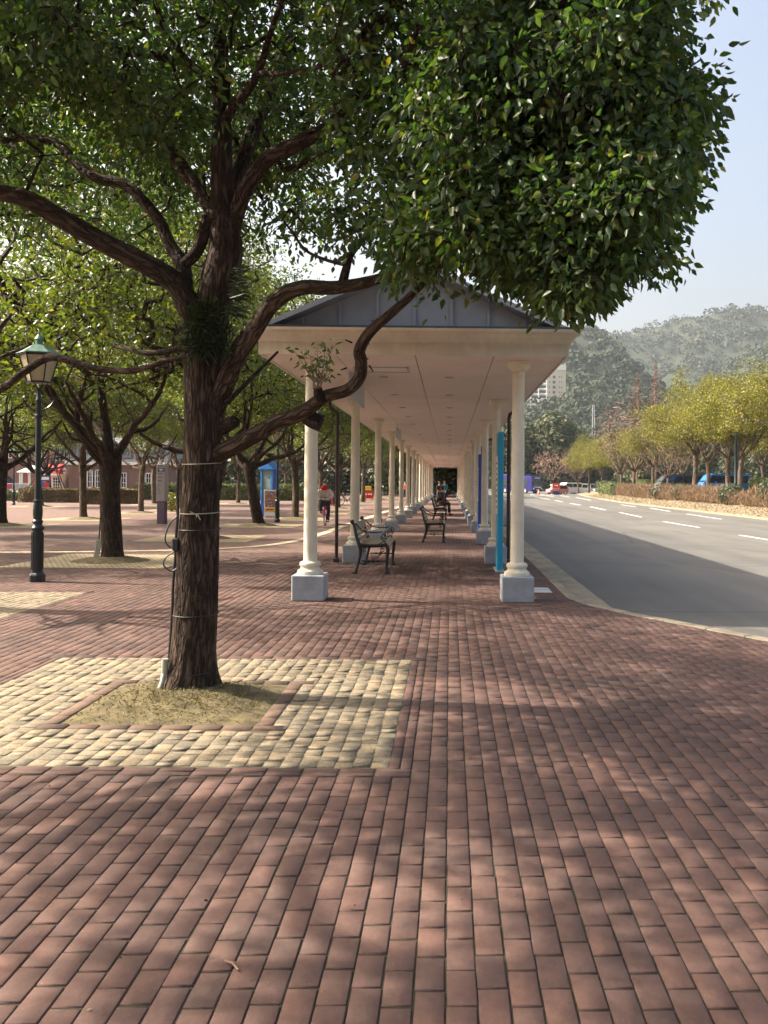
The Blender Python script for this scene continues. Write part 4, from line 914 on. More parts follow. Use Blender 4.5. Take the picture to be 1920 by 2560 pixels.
# ------------------------------------------------------------------ benches
def spiral(cx, cz, r0, r1, a0, turns, n=26):
    return [(cx+(r0+(r1-r0)*i/n)*math.cos(a0+turns*2*math.pi*i/n), cz+(r0+(r1-r0)*i/n)*math.sin(a0+turns*2*math.pi*i/n)) for i in range(n+1)]
def bench(loc, label):
    t = thing('bench', label, 'bench', loc, 0, 'cast iron benches under the shelter'); LEN = 1.72
    def fr(y):
        root = MB()
        def tb(pts, r, s=8, sub=4): root.tube([(a, y, b) for a, b in (cr(pts, sub) if sub else pts)], r if not hasattr(r, '__len__') else list(np.interp(np.linspace(0, 1, (len(pts)-1)*sub+1), np.linspace(0, 1, len(r)), r)), s)
        tb([(0, .01), (.046, .17), (.089, .36), (.072, .49), (.013, .66), (-.025, .83), (-.055, .895)], [.032, .024, .03, .036, .027, .024, .026])
        tb([(.555, .01), (.545, .15), (.557, .32), (.566, .44), (.52, .497), (.4, .488), (.25, .485), (.075, .487)], [.034, .024, .03, .036, .033, .028, .028, .036])
        root.ball((-.062, y, .905), .038, 12, 8, (1, .8, 1))
        root.box((0, y, .012), (.09, .07, .024)); root.box((.56, y, .012), (.09, .07, .024))
        return root.build('end_frame', 'iron_black', t, True)
    for y in (0, LEN):
        f = fr(y); a = MB()
        arm = [(.0, .875), (.08, .785), (.18, .735), (.275, .720), (.40, .724), (.47, .735)]
        a.tube([(p[0], y, p[1]) for p in cr(arm, 4)], .011, 6)
        a.tube([(p[0], y, p[1]) for p in spiral(.505, .665, .07, .014, math.pi*.55, -1.6)], .010, 6); a.ball((.515, y, .668), .020, 8, 6, (1, .6, 1))
        a.tube([(p[0], y, p[1]) for p in cr([(.437, .655), (.45, .62), (.5, .565), (.55, .515)], 4)], .010, 6)
        a.tube([(p[0], y, p[1]) for p in cr([(.56, .63), (.52, .585), (.45, .54), (.39, .505)], 4)], .009, 6)
        a.build('armrest', 'iron_black', f, True)
        b = MB(); b.tube([(.105, y, .222), (.30, y, .222), (.55, y, .222)], .013, 8); b.ball((.305, y, .222), .034, 10, 8); b.ball((.22, y, .222), .02, 8, 6, (2, 1, 1)); b.ball((.40, y, .222), .02, 8, 6, (2, 1, 1))
        b.build('stretcher', 'iron_black', f, True)
        c = MB(); c.tube([(p[0], y, p[1]) for p in spiral(.165, .415, .045, .012, .4, 1.4)], .008, 5); c.tube([(p[0], y, p[1]) for p in spiral(.465, .415, .045, .012, 2.4, -1.4)], .008, 5); c.build('scroll_bracket', 'iron_black', f, True)
    MB().tube([(.305, 0, .222), (.305, LEN, .222)], .011, 8).build('tie_rod', 'iron_black', t, True)
    for i, (x, z, w, tl) in enumerate(((.115, .512, .082, 4), (.205, .508, .082, 2), (.295, .508, .082, 0), (.385, .512, .082, -2), (.475, .518, .082, -2), (.553, .505, .075, 42))):
        MB().rbox((0, 0, 0), (w, LEN-.05, .024), .006).build('seat_slat', 'slat_wood', t, loc=(x, LEN/2, z), rot=(0, R(tl), 0))
    for x, z, h in ((.052, .60, .055), (.022, .68, .055), (-.012, .81, .15)):
        MB().rbox((0, 0, 0), (.024, LEN-.05, h), .006).build('back_slat', 'slat_wood', t, loc=(x+.012, LEN/2, z), rot=(0, R(-14), 0))
    return t
b0 = G(888, 1434); bench((b0.x, b0.y, 0), 'nearest black iron bench with scroll arms, left by the second column')
b1 = G(1057, 1356); bench((b1.x, b1.y, 0), 'empty black iron bench seen side-on, second along the walkway')
b2 = G(1082, 1300); bench((b2.x, b2.y, 0), 'black iron bench third along the walkway, in front of the seated person')
b3 = (b2.x, b2.y+5.2, 0); bench(b3, 'black iron bench on which the person in dark clothes sits')

# ------------------------------------------------------------------ street lamps
def lamp(loc, label, sc=1.0, rz=.3):
    t = thing('street_lamp', label, 'lamp post', loc, rz, 'green iron lamp posts'); t.scale = (sc,)*3
    MB().lathe([(.118, 0), (.118, .10), (.105, .125), (.09, .14), (.088, .16)], 8).build('base', 'lamp_green', t)
    m = MB(); m.lathe([(.082, .15), (.080, .80), (.10, .815), (.10, .845), (.082, .86), (.066, .90), (.078, .93), (.078, .95), (.060, .97), (.070, 1.03), (.074, 1.10), (.066, 1.20), (.060, 1.235), (.074, 1.25), (.074, 1.27), (.046, 1.285), (.044, 1.8), (.041, 2.55), (.060, 2.57), (.060, 2.60), (.040, 2.62), (.037, 2.80), (.05, 2.82), (.05, 2.84), (.034, 2.86), (.032, 2.98), (.05, 3.0), (.05, 3.02), (.02, 3.03)], 20)
    post = m.build('post', 'lamp_green', t, True)
    for k in range(8):
        a = k*math.pi/4; MB().box((.081*math.cos(a), .081*math.sin(a), .48), (.018, .018, .58), a).build('flute', 'lamp_green', post)
    for s in (-1, 1):
        MB().tube([(p[0], 0, p[1]) for p in cr([(s*.03, 2.66), (s*.10, 2.70), (s*.17, 2.76), (s*.22, 2.84), (s*.20, 2.885), (s*.155, 2.875), (s*.15, 2.845)], 5)], .012, 7).build('scroll_arm', 'lamp_green', post, True)
        MB().tube([(p[0], 0, p[1]) for p in cr([(s*.035, 2.72), (s*.075, 2.68), (s*.10, 2.62), (s*.07, 2.585), (s*.05, 2.61)], 4)], .009, 6).build('scroll_arm', 'lamp_green', post, True)
    for k in range(6):
        a = k*math.pi/3; MB().tube([(.02*math.cos(a), .02*math.sin(a), 3.01), (.07*math.cos(a), .07*math.sin(a), 3.06), (.15*math.cos(a), .15*math.sin(a), 3.115)], .007, 5).build('cradle_rod', 'lamp_green', post, True)
    lan = MB().lathe([(.175, 3.10), (.18, 3.13)], 6).build('lantern', 'lamp_green', t)
    MB().lathe([(.29, 3.52), (.30, 3.56)], 6).build('lantern_rim', 'lamp_green', lan)
    for k in range(6):
        a, b = k*math.pi/3, (k+1)*math.pi/3; lo, hi = .165, .278
        q = [(lo*math.cos(a), lo*math.sin(a), 3.13), (lo*math.cos(b), lo*math.sin(b), 3.13), (hi*math.cos(b), hi*math.sin(b), 3.525), (hi*math.cos(a), hi*math.sin(a), 3.525)]
        c = sum((Vector(v) for v in q), Vector())/4
        n = (Vector(q[1])-Vector(q[0])).cross(Vector(q[3])-Vector(q[0])).normalized()*.006
        MB().add(q+[tuple(Vector(v)-n) for v in q], [(0, 1, 2, 3), (7, 6, 5, 4), (0, 4, 5, 1), (1, 5, 6, 2), (2, 6, 7, 3), (3, 7, 4, 0)]).build('pane', 'lamp_glass', lan)
        MB().tube([(.172*math.cos(a), .172*math.sin(a), 3.115), (.288*math.cos(a), .288*math.sin(a), 3.53)], .011, 5).build('glazing_bar', 'lamp_green', lan)
    MB().lathe([(.05, 3.13), (.05, 3.22), (.022, 3.23), (.035, 3.3), (.03, 3.4), (.01, 3.42)], 12).build('bulb', 'white_paint', lan, True)
    MB().lathe([(.335, 3.555), (.33, 3.568), (.24, 3.62), (.15, 3.685), (.075, 3.70)], 6).build('lantern_roof', 'verdigris', lan)
    MB().lathe([(.055, 3.69), (.055, 3.78), (.075, 3.79), (.06, 3.81), (.025, 3.86), (.012, 3.88), (.02, 3.90), (.008, 3.93)], 12).build('finial', 'verdigris', lan, True)
    return t
g = G(93, 1454); lamp((g.x, g.y, 0), 'green-black iron lamp post with six-sided lantern, nearest, at the left')
g = G(693, 1306); lamp((g.x, g.y, 0), 'dark lamp post beside the blue kiosk and its poster', 1.0, .9)
g = G(34, 1262); lamp((g.x, g.y, 0), 'small distant lamp post far left by the grey fence', .95, .1)

# ------------------------------------------------------------------ signs on the plaza
g = G(405, 1309.5); t = thing('pillar_sign', 'grey and purple pillar sign with small writing, left of the big trunk', 'sign', (g.x, g.y, 0), R(-14)); pm = 31/2213.0*1.02
MB().rbox((0, 0, .42), (.30, .22, .84), .008).build('plinth', 'sign_purple', t)
MB().rbox((0, 0, 1.52), (.345, .25, 1.36), .012).build('panel', 'sign_body', t)
MB().box((.02, -.128, 1.985), (.27, .006, .135)).build('header_band', 'navy', t)
for i, (w, z, h) in enumerate(((.17, 2.0, .028), (.09, 1.955, .02))): MB().box((.02, -.133, z), (w, .004, h)).build('header_text', 'white_paint', t)
pic = [[(-.085, .04, .09), (-.085, .04, .06)], [(-.01, .03, .11)], [(.03, .06, .02)], [(.085, .06, .03)]]
for x, w, z, h in ((-.085, .02, 2.13, .11), (-.085, .035, 2.16, .03), (-.02, .025, 2.13, .11), (.035, .05, 2.165, .018), (.035, .015, 2.12, .09), (.095, .05, 2.16, .018), (.095, .05, 2.09, .018), (.075, .015, 2.125, .06)):
    MB().box((x, -.128, z), (w, .005, h)).build('glyph', 'text_dark', t)
for z, w in ((1.86, .19), (1.83, .16), (1.73, .2), (1.70, .17), (1.60, .15), (1.57, .19), (1.44, .12), (1.36, .04), (1.28, .08), (1.20, .10), (1.11, .11)):
    MB().box((-.10+w/2, -.128, z), (w, .004, .016)).build('text_line', 'text_dark', t)
for x in (-.12, .11): MB().tube([(x, 0, 2.2), (x, 0, 2.42)], .02, 6).build('top_post', 'post_grey', t)
# blue kiosk and poster stand
g = G(673, 1296); D = g.y+2.2; X = ((672-CX)/F+.0063)*D
t = thing('notice_kiosk', 'bright blue house-shaped notice kiosk with glass front behind the dark trunk', 'kiosk', (X, D, 0), R(-20)); s = 1.0
MB().rbox((0, .1, .35), (.60, .55, .7), .01).build('base', 'blue_paint', t)
for x in (-.27, .27): MB().box((x, -.15, 1.42), (.09, .09, 1.44)).build('post', 'van_blue', t); MB().box((x, .33, 1.42), (.09, .09, 1.44)).build('post', 'van_blue', t)
for x in (-.285, .285): MB().box((x, .09, 1.42), (.04, .40, 1.42)).build('side_panel', 'blue_paint', t)
MB().box((0, .2, 1.42), (.44, .02, 1.4)).build('back_board', 'white_paint', t); MB().box((0, .185, 1.75), (.40, .01, .62)).build('map', 'teal_cloth', t); MB().box((0, .185, 1.08), (.40, .01, .5)).build('notice', 'white_paint', t)
MB().box((0, -.15, 1.42), (.46, .01, 1.4)).build('glass', 'clear_glass', t)
MB().prism([(-.40, 2.14), (.40, 2.14), (.05, 2.50), (-.05, 2.50)], -.26, .42, 'y').build('roof', 'van_blue', t)
g = G(676, 1300); t = thing('poster_stand', 'white poster stand with a brown and blue picture and an orange band', 'poster', (g.x, g.y, 0), R(-6))
MB().rbox((0, 0, .62), (.53, .05, 1.24), .006).build('panel', 'white_paint', t)
MB().box((.0, -.028, .86), (.45, .006, .66)).build('picture', 'poster_print', t); MB().box((0, -.028, .42), (.50, .006, .16)).build('orange_band', 'yellow', t)
a_ = MB(); a_.add([(-.2, -.034, .43), (-.1, -.034, .48), (-.1, -.034, .38)], [(0, 2, 1)]); a_.box((.02, -.034, .43), (.24, .004, .05)); a_.build('red_arrow', 'red_paint', t)
b_ = MB()
for i in range(5): b_.box((-.16+i*.075, -.03, .13), (.05, .004, .07)); 
b_.build('red_lettering', 'red_paint', t); MB().box((0, 0, .02), (.5, .36, .04)).build('foot', 'post_grey', t)
# chalkboard, pot, small stall sign, white box
g = G(833, 1265); t = thing('chalkboard', 'red framed A-board leaning open beside the pale tree', 'signboard', (g.x, g.y, 0), R(55))
for s in (-1, 1):
    o = MB(); 
    for x in (-.24, .24): o.box((x, 0, .5), (.05, .03, 1.0))
    for z in (.12, .98): o.box((0, 0, z), (.53, .03, .05))
    f = o.build('frame', 'red_paint', t, loc=(0, s*.16, 0), rot=(R(s*9), 0, 0)); MB().box((0, 0, .55), (.44, .012, .82)).build('board', 'text_dark', f)
g = G(908, 1257); t = thing('terracotta_pot', 'terracotta pot standing between the columns in front of the red sign', 'plant pot', (g.x, g.y, 0))
MB().lathe([(.16, 0), (.23, .5), (.26, .5), (.26, .6), (.22, .6)], 18).build('pot', 'terracotta', t, True); MB().lathe([(.21, .56), (.01, .6)], 14).build('soil', 'soil', t)
t = thing('stall_sign', 'rounded red sign with a yellow top behind the terracotta pot', 'sign', (g.x+.25, g.y+.8, 0))
MB().rbox((0, 0, .62), (.95, .06, .62), .05, 0, 3).build('panel', 'red_paint', t); MB().rbox((-.05, 0, 1.12), (.7, .05, .34), .03, 0, 2).build('top_panel', 'yellow', t)
for x in (-.3, -.1, .1, .28): MB().box((x, -.034, .66), (.12, .006, .13)).build('letter', 'white_paint', t)
for x in (-.35, .35): MB().box((x, 0, .16), (.05, .05, .32)).build('leg', 'post_grey', t)
g = G(705, 1246); t = thing('utility_box', 'low white box standing before the far hedge', 'box', (g.x, g.y, 0)); MB().rbox((0, 0, .5), (1.1, .5, 1.0), .02).build('cabinet', 'white_paint', t); MB().box((0, 0, 1.01), (1.16, .56, .04)).build('lid', 'sign_grey', t)

# ------------------------------------------------------------------ bicycles
def bicycle(loc, rz, label, paint, group='bicycles'):
    t = thing('bicycle', label, 'bicycle', loc, rz, group); WB = 1.05; Rw = .335   # front at -Y
    def wheel(y, steer=0):
        w = bpy.data.objects.new('wheel', None); col.objects.link(w); w.parent = t; w.location = (0, y, Rw); w.rotation_euler = (0, 0, steer)
        c = [(0, Rw*.96*math.cos(2*math.pi*k/32), Rw*.96*math.sin(2*math.pi*k/32)) for k in range(33)]
        MB().tube(c, .018, 6, False).build('tyre', 'rubber', w, True)
        c = [(0, Rw*.88*math.cos(2*math.pi*k/32), Rw*.88*math.sin(2*math.pi*k/32)) for k in range(33)]; MB().tube(c, .009, 5, False).build('rim', 'chrome', w, True)
        m = MB()
        for k in range(18):
            a = 2*math.pi*k/18; m.tube([(.03*(-1)**k, 0, 0), (0, Rw*.88*math.cos(a), Rw*.88*math.sin(a))], .0022, 3)
        m.tube([(-.05, 0, 0), (.05, 0, 0)], .02, 8); m.build('spokes', 'chrome', w)
        c = [(0, (Rw+.03)*math.cos(a), (Rw+.03)*math.sin(a)) for a in np.linspace(.35, 2.8, 16)]; MB().tube(c, .022, 6).build('mudguard', paint, w, True)
    wheel(-WB/2, .12); wheel(WB/2)
    f = MB(); f.tube(cr([(0, -.40, .78), (0, -.25, .58), (0, -.08, .36), (0, .05, .30)], 5), .021, 8); f.tube([(0, .05, .30), (0, .20, .82)], .016, 8)
    for x in (-.05, .05): f.tube([(x*.4, .06, .30), (x, WB/2, Rw)], .011, 6); f.tube([(x*.4, .17, .68), (x, WB/2, Rw)], .010, 6); f.tube([(x, -WB/2, Rw), (x*.9, -.47, .66)], .012, 6)
    f.tube([(-.045, -.47, .66), (.045, -.47, .66)], .014, 6); f.tube([(0, -.47, .66), (0, -.39, .98)], .018, 8); f.build('frame', paint, t, True)
    MB().tube(cr([(-.27, -.16, 1.02), (-.24, -.30, 1.03), (-.10, -.39, 1.0), (.10, -.39, 1.0), (.24, -.30, 1.03), (.27, -.16, 1.02)], 5), .012, 7).build('handlebar', 'chrome', t, True)
    s = MB(); s.ball((0, .24, .87), .1, 10, 6, (.95, 1.3, .42)); s.build('saddle', 'rubber', t, True)
    b = MB()
    for z, w in ((.70, .13), (.80, .15), (.92, .175)): b.tube([(-w, -.66-w*.5, z), (w, -.66-w*.5, z), (w, -.48, z), (-w, -.48, z), (-w, -.66-w*.5, z)], .008, 5)
    for x in np.linspace(-1, 1, 9):
        b.tube([(x*.13, -.725, .70), (x*.175, -.75, .92)], .005, 4); b.tube([(x*.13, -.48, .70), (x*.175, -.48, .92)], .005, 4)
    b.rbox((0, -.60, .705), (.26, .24, .012), .003); bk_ = b.build('basket', 'rubber', t); MB().add([(-.165, -.735, .72), (.165, -.735, .72), (.165, -.745, .90), (-.165, -.745, .90)], [(0, 1, 2, 3)]).build('basket_liner', 'rubber', bk_)
    c = MB(); c.lathe([(.09, -.005), (.09, .005)], 16); cc = c.build('chainring', 'chrome', t, loc=(.05, .05, .30), rot=(0, R(90), 0))
    for s_, z in ((1, .13), (-1, .47)): MB().box((s_*.13, .05, z), (.09, .06, .02)).build('pedal', 'rubber', t); MB().tube([(s_*.07, .05, .30), (s_*.08, .05, z)], .01, 6).build('crank', 'chrome', t)
    c = [(0, 0, 0)]; MB().box((0, .50, .72), (.13, .34, .015)).build('carrier', 'chrome', t)
    return t
gc = G(811, 1312.5); BK = (gc.x, gc.y, 0); BR = R(10)
bicycle(BK, BR, 'pink bicycle with a black front basket ridden towards the camera', 'pink_paint')
g = G(868, 1263); bicycle((g.x, g.y, 0), R(70), 'parked dark bicycle beyond the rain pipe', 'dark_cloth')

# ------------------------------------------------------------------ people
def skin(name, J, B, mat, parent, sub=2, root=None):
    names = list(J); me = bpy.data.meshes.new(name); me.from_pydata([J[n][:3] for n in names], [(names.index(a), names.index(b)) for a, b in B], []); me.update()
    o = bpy.data.objects.new(name, me); col.objects.link(o)
    o.modifiers.new('s', 'SKIN').use_smooth_shade = True; su = o.modifiers.new('u', 'SUBSURF'); su.levels = su.render_levels = sub
    for i, n in enumerate(names):
        r = J[n][3]; r = r if isinstance(r, tuple) else (r, r); me.skin_vertices[0].data[i].radius = r; me.skin_vertices[0].data[i].use_root = (n == (root or names[0]))
    dg = bpy.context.evaluated_depsgraph_get(); ev = o.evaluated_get(dg); m2 = bpy.data.meshes.new_from_object(ev); m2.name = name; bpy.data.objects.remove(o)
    m2.materials.clear(); m2.materials.append(MATS[mat]); m2.polygons.foreach_set('use_smooth', np.ones(len(m2.polygons), bool))
    return link(name, m2, parent)
def head(parent, c, face, hair='hair', sc=1.0, back=False, long=False):
    """skin head with face, hair cap; face = unit direction looked at"""
    f = Vector(face).normalized(); a = math.atan2(f.y, f.x)-math.pi/2; h = bpy.data.objects.new('head', None); col.objects.link(h); h.parent = parent; h.location = c; h.rotation_euler = (0, 0, a); h.scale = (sc,)*3
    m = MB(); m.ball((0, 0, 0), .1, 20, 14, (.76, .92, 1.15))
    V = []
    for v in m.v:
        x, y, z = v
        if z < -.02: x *= 1-(-z-.02)*2.2; y *= 1-(-z-.02)*.9
        if y > .05 and abs(x) < .018 and -.035 < z < .02: y += .018*(1-abs(x)/.018)
        V.append((x, y, z))
    m.v = V; m.ball((-.076, .0, -.005), .022, 8, 6, (.4, .8, 1.3)); m.ball((.076, .0, -.005), .022, 8, 6, (.4, .8, 1.3)); m.ball((0, .094, -.022), .014, 8, 6, (.8, .9, 1.1)); m.build('face', 'skin', h, 'all')
    e = MB(); e.ball((-.03, .083, .012), .010, 8, 6); e.ball((.03, .083, .012), .010, 8, 6); e.build('eyes', 'hair', h, True)
    MB().ball((0, .082, -.058), .012, 8, 6, (1.7, .6, .5)).build('mouth', 'red_scarf', h, True)
    k = MB(); k.ball((0, -.015, .03), .108, 20, 12, (.86, 1.0, 1.08)); V = []
    for x, y, z in k.v:
        if y > .045 and z < .055: y = .04+rng.uniform(-.004, .004)
        if z < -.05 and not long: z = -.05
        V.append((x+rng.normal()*.0025, y+rng.normal()*.0025, z+rng.normal()*.002))
    k.v = V; k.build('hair', hair, h, 'all'); return h
def hand(mb, w, d, s=1.0, curl=.6):
    """palm with four fingers and a thumb added to a builder, wrist w, pointing d"""
    w = Vector(w); d = Vector(d).normalized(); sd = d.cross(Vector((0, 0, 1))); sd = sd.normalized() if sd.length > .1 else Vector((1, 0, 0)); n = sd.cross(d)
    mb.tube([w, w+d*.04*s, w+d*.085*s], [.022*s, .036*s, .034*s], 8)
    for k, l in enumerate((.062, .072, .068, .052)):
        a = w+d*.08*s+sd*(k-1.5)*.018*s; b = a+d*l*.5*s-n*.01*curl; e = b+(d*(1-curl)-n*curl)*l*.55*s; mb.tube([a, b, e], [.0085*s, .0082*s, .006*s], 6)
    a = w+d*.03*s+sd*.03*s; mb.tube([a, a+(d*.6+sd*.7)*.03*s, a+(d*1.1+sd*.6-n*.5)*.05*s], [.011*s, .010*s, .007*s], 6)
# cyclist (rides towards -Y, seated on the pink bicycle)
t = thing('person', 'cyclist in a cream padded coat and red scarf riding the pink bicycle', 'person', BK, BR)
J = {'pel': (0, .24, .93, .13), 'waist': (0, .20, 1.05, .125), 'chest': (0, .13, 1.22, .135), 'neck': (0, .10, 1.36, .06), 'hd': (0, .07, 1.43, .055),
     'ls': (-.17, .11, 1.28, .06), 'le': (-.27, -.02, 1.10, .045), 'lw': (-.27, -.15, 1.045, .03), 'rs': (.17, .11, 1.28, .06), 're': (.27, -.02, 1.10, .045), 'rw': (.27, -.15, 1.045, .03),
     'lh': (-.10, .20, .90, .095), 'lk': (-.13, -.14, .84, .062), 'la': (-.13, .04, .52, .042), 'rh': (.10, .20, .90, .095), 'rk': (.13, -.06, .58, .062), 'ra': (.13, .06, .20, .042)}
skin('body', J, [('pel', 'waist'), ('waist', 'chest'), ('chest', 'neck'), ('neck', 'hd'), ('chest', 'ls'), ('ls', 'le'), ('le', 'lw'), ('chest', 'rs'), ('rs', 're'), ('re', 'rw'), ('pel', 'lh'), ('lh', 'lk'), ('lk', 'la'), ('pel', 'rh'), ('rh', 'rk'), ('rk', 'ra')], 'skin', t)
Jc = {'pel': (0, .20, .90, (.21, .19)), 'waist': (0, .17, 1.05, (.20, .17)), 'chest': (0, .13, 1.22, (.185, .155)), 'neck': (0, .10, 1.335, .085), 'ls': (-.18, .11, 1.27, .085), 'le': (-.285, -.02, 1.10, .075), 'lw': (-.275, -.13, 1.05, .056), 'rs': (.18, .11, 1.27, .085), 're': (.285, -.02, 1.10, .075), 'rw': (.275, -.13, 1.05, .056), 'lh': (-.12, .0, .86, .12), 'rh': (.12, .0, .82, .12)}
skin('coat', Jc, [('pel', 'waist'), ('waist', 'chest'), ('chest', 'neck'), ('chest', 'ls'), ('ls', 'le'), ('le', 'lw'), ('chest', 'rs'), ('rs', 're'), ('re', 'rw'), ('pel', 'lh'), ('pel', 'rh')], 'cream_coat', t)
for s, k in ((-1, ('lh', 'lk', 'la')), (1, ('rh', 'rk', 'ra'))):
    pts = [Vector(J[q][:3]) for q in k]; MB().tube([pts[0], pts[1], pts[2]], [.112, .078, .058], 12).build('trouser_leg', 'navy_cloth', t, 'all')
    a = pts[2]; sm = MB(); sm.ball(a+Vector((0, -.06, -.06)), .06, 10, 6, (.75, 2.0, .7)); sm.build('shoe', 'rubber', t, True)
hm = MB(); hand(hm, (-.27, -.15, 1.045), (0, -1, -.15)); hand(hm, (.27, -.15, 1.045), (0, -1, -.15)); hm.build('hands', 'skin', t, True)
sc_ = MB(); 
for r_, z, rr in ((.095, 1.375, .05), (.085, 1.42, .045), (.10, 1.34, .045)): sc_.tube([(r_*math.cos(a), .09+r_*math.sin(a)-.015, z+.01*math.sin(2*a)) for a in np.linspace(0, 2*math.pi, 18)], rr, 8, False)
sc_.ball((0, .02, 1.36), .09, 10, 8, (1.1, .7, .9)); sc_.build('scarf', 'red_scarf', t, 'all')
head(t, (0, .055, 1.50), (0, -1, 0), 'hair', 1.0, long=True)
# seated person, seen from behind on the fourth bench
bx, by = b3[0], b3[1]
t = thing('person', 'person in dark clothes seated on a bench with their back to the camera', 'person', (bx+.24, by+.55, 0))
J = {'pel': (0, 0, .60, .14), 'waist': (.0, 0, .74, .15), 'chest': (.05, .03, .98, .16), 'neck': (.09, .05, 1.14, .07), 'hd': (.12, .06, 1.21, .06), 'ls': (.03, .21, 1.04, .07), 'le': (.12, .28, .80, .05), 'lw': (.32, .22, .70, .035), 'rs': (.05, -.17, 1.04, .07), 're': (.16, -.24, .80, .05), 'rw': (.36, -.14, .70, .035),
     'lh': (.05, .10, .58, .10), 'lk': (.44, .16, .56, .07), 'la': (.46, .17, .12, .05), 'rh': (.05, -.10, .58, .10), 'rk': (.45, -.10, .56, .07), 'ra': (.47, -.10, .12, .05)}
BB = [('pel', 'waist'), ('waist', 'chest'), ('chest', 'neck'), ('neck', 'hd'), ('chest', 'ls'), ('ls', 'le'), ('le', 'lw'), ('chest', 'rs'), ('rs', 're'), ('re', 'rw'), ('pel', 'lh'), ('lh', 'lk'), ('lk', 'la'), ('pel', 'rh'), ('rh', 'rk'), ('rk', 'ra')]
skin('body', J, BB, 'skin', t)
Jc = {k: (v[0], v[1], v[2], v[3]*1.22 if not isinstance(v[3], tuple) else v[3]) for k, v in J.items() if k in ('pel', 'waist', 'chest', 'neck', 'ls', 'le', 'lw', 'rs', 're', 'rw')}
skin('jacket', Jc, [b for b in BB if b[0] in Jc and b[1] in Jc], 'dark_cloth', t)
for k in (('lh', 'lk', 'la'), ('rh', 'rk', 'ra')):
    p = [Vector(J[q][:3]) for q in k]; MB().tube(p, [.115, .085, .065], 12).build('trouser_leg', 'navy_cloth', t, 'all'); MB().ball(p[2]+Vector((.06, 0, -.07)), .06, 10, 6, (2.0, .75, .75)).build('shoe', 'rubber', t, True)
hm = MB(); hand(hm, J['lw'][:3], (1, -.2, -.3)); hand(hm, J['rw'][:3], (1, .2, -.3)); hm.build('hands', 'skin', t, True)
head(t, (.14, .06, 1.29), (1, .5, 0), 'hair', 1.05)
t = thing('handbag', 'maroon bag resting on the bench beside the seated person', 'bag', (bx+.42, by+.18, .525)); m = MB(); m.rbox((0, 0, .15), (.17, .34, .30), .04, 0, 2); m.build('body', 'maroon', t, 'all'); MB().tube([(0, -.1, .29), (0, -.08, .40), (0, .08, .40), (0, .1, .29)], .012, 6).build('handle', 'maroon', t, True)
# walkers
def walker(X, Y, label, top, face, h=1.72, stride=.16, trou='navy_cloth'):
    k = h/1.72; t = thing('person', label, 'person', (X, Y, 0), math.atan2(face[1], face[0])-math.pi/2); t.scale = (k,)*3
    J = {'pel': (0, 0, .93, .13), 'waist': (0, 0, 1.08, .125), 'chest': (0, .02, 1.30, .15), 'neck': (0, .03, 1.46, .06), 'hd': (0, .04, 1.52, .055), 'ls': (-.18, .01, 1.38, .06), 'le': (-.23, .06, 1.10, .045), 'lw': (-.20, .22, .95, .03), 'rs': (.18, .01, 1.38, .06), 're': (.23, -.02, 1.10, .045), 'rw': (.22, .08, .86, .03),
         'lh': (-.09, 0, .90, .1), 'lk': (-.10, stride*.7, .50, .065), 'la': (-.10, stride, .09, .045), 'rh': (.09, 0, .90, .1), 'rk': (.10, -stride*.2, .49, .065), 'ra': (.10, -stride, .09, .045)}
    skin('body', J, BB, 'skin', t)
    Jc = {q: (v[0], v[1], v[2], v[3]*1.2) for q, v in J.items() if q in ('pel', 'waist', 'chest', 'neck', 'ls', 'le', 'lw', 'rs', 're', 'rw')}; skin('jacket', Jc, [b for b in BB if b[0] in Jc and b[1] in Jc], top, t)
    for q in (('lh', 'lk', 'la'), ('rh', 'rk', 'ra')):
        p = [Vector(J[z][:3]) for z in q]; MB().tube(p, [.112, .08, .06], 12).build('trouser_leg', trou, t, 'all'); MB().ball(p[2]+Vector((0, .05, -.04)), .055, 10, 6, (.75, 2.1, .7)).build('shoe', 'rubber', t, True)
    hm = MB(); hand(hm, J['lw'][:3], (0, .5, -.6)); hand(hm, J['rw'][:3], (0, .3, -1)); hm.build('hands', 'skin', t, True)
    head(t, (0, .045, 1.60), (0, 1, 0), 'hair', 1.0); return t
D = 66.; walker(((1112-CX)/F+.0063)*D, D, 'person in a teal jacket standing in the middle of the walkway', 'teal_cloth', (-.5, -1), 1.80)
D = 70.; walker(((1098-CX)/F+.0063)*D, D, 'person in dark clothes standing left of the teal jacket', 'dark_cloth', (.6, -1), 1.68)
D = 92.; walker(((1013-CX)/F+.0063)*D, D, 'far person in an orange top seen between the left columns', 'orange', (0, -1), 1.68)
# ------------------------------------------------------------------ brick building across the plaza
def bpx(px, py, Y): p = P(px, py, Y); return p.x, p.z
Yb = 84.0
t = thing('brick_building', 'brown brick building with arched windows, grey roofs and a red awning at the far left', 'building', (bpx(100, 1240, Yb)[0], Yb, 0)); bx0 = t.location.x
mpp = Yb/F
def X_(px): return bpx(px, 1240, Yb)[0]-bx0
def Z_(py, px=150): return bpx(px, py, Yb)[1]
MB().prism([(X_(-170), 0), (X_(205), 0), (X_(205), 6.0), (X_(150), 9.0), (X_(60), 9.0), (X_(-20), 6.2), (X_(-170), 6.2)], 0, 9, 'y').build('main_wall', 'brick_wall', t)
MB().prism([(-X_(210)*0+X_(212), 6.0), (X_(145), 9.4), (X_(60), 9.4), (X_(-30), 6.2), (X_(-170), 6.3), (X_(-170), 6.0), (X_(-30), 5.9), (X_(60), 9.0), (X_(150), 9.0)], -.3, 9.3, 'y').build('roof', 'slate', t)
MB().prism([(X_(190), 0), (X_(430), 0), (X_(430), 3.0), (X_(190), 3.0)], -1.6, 4, 'y').build('wing_wall', 'brick_wall', t)
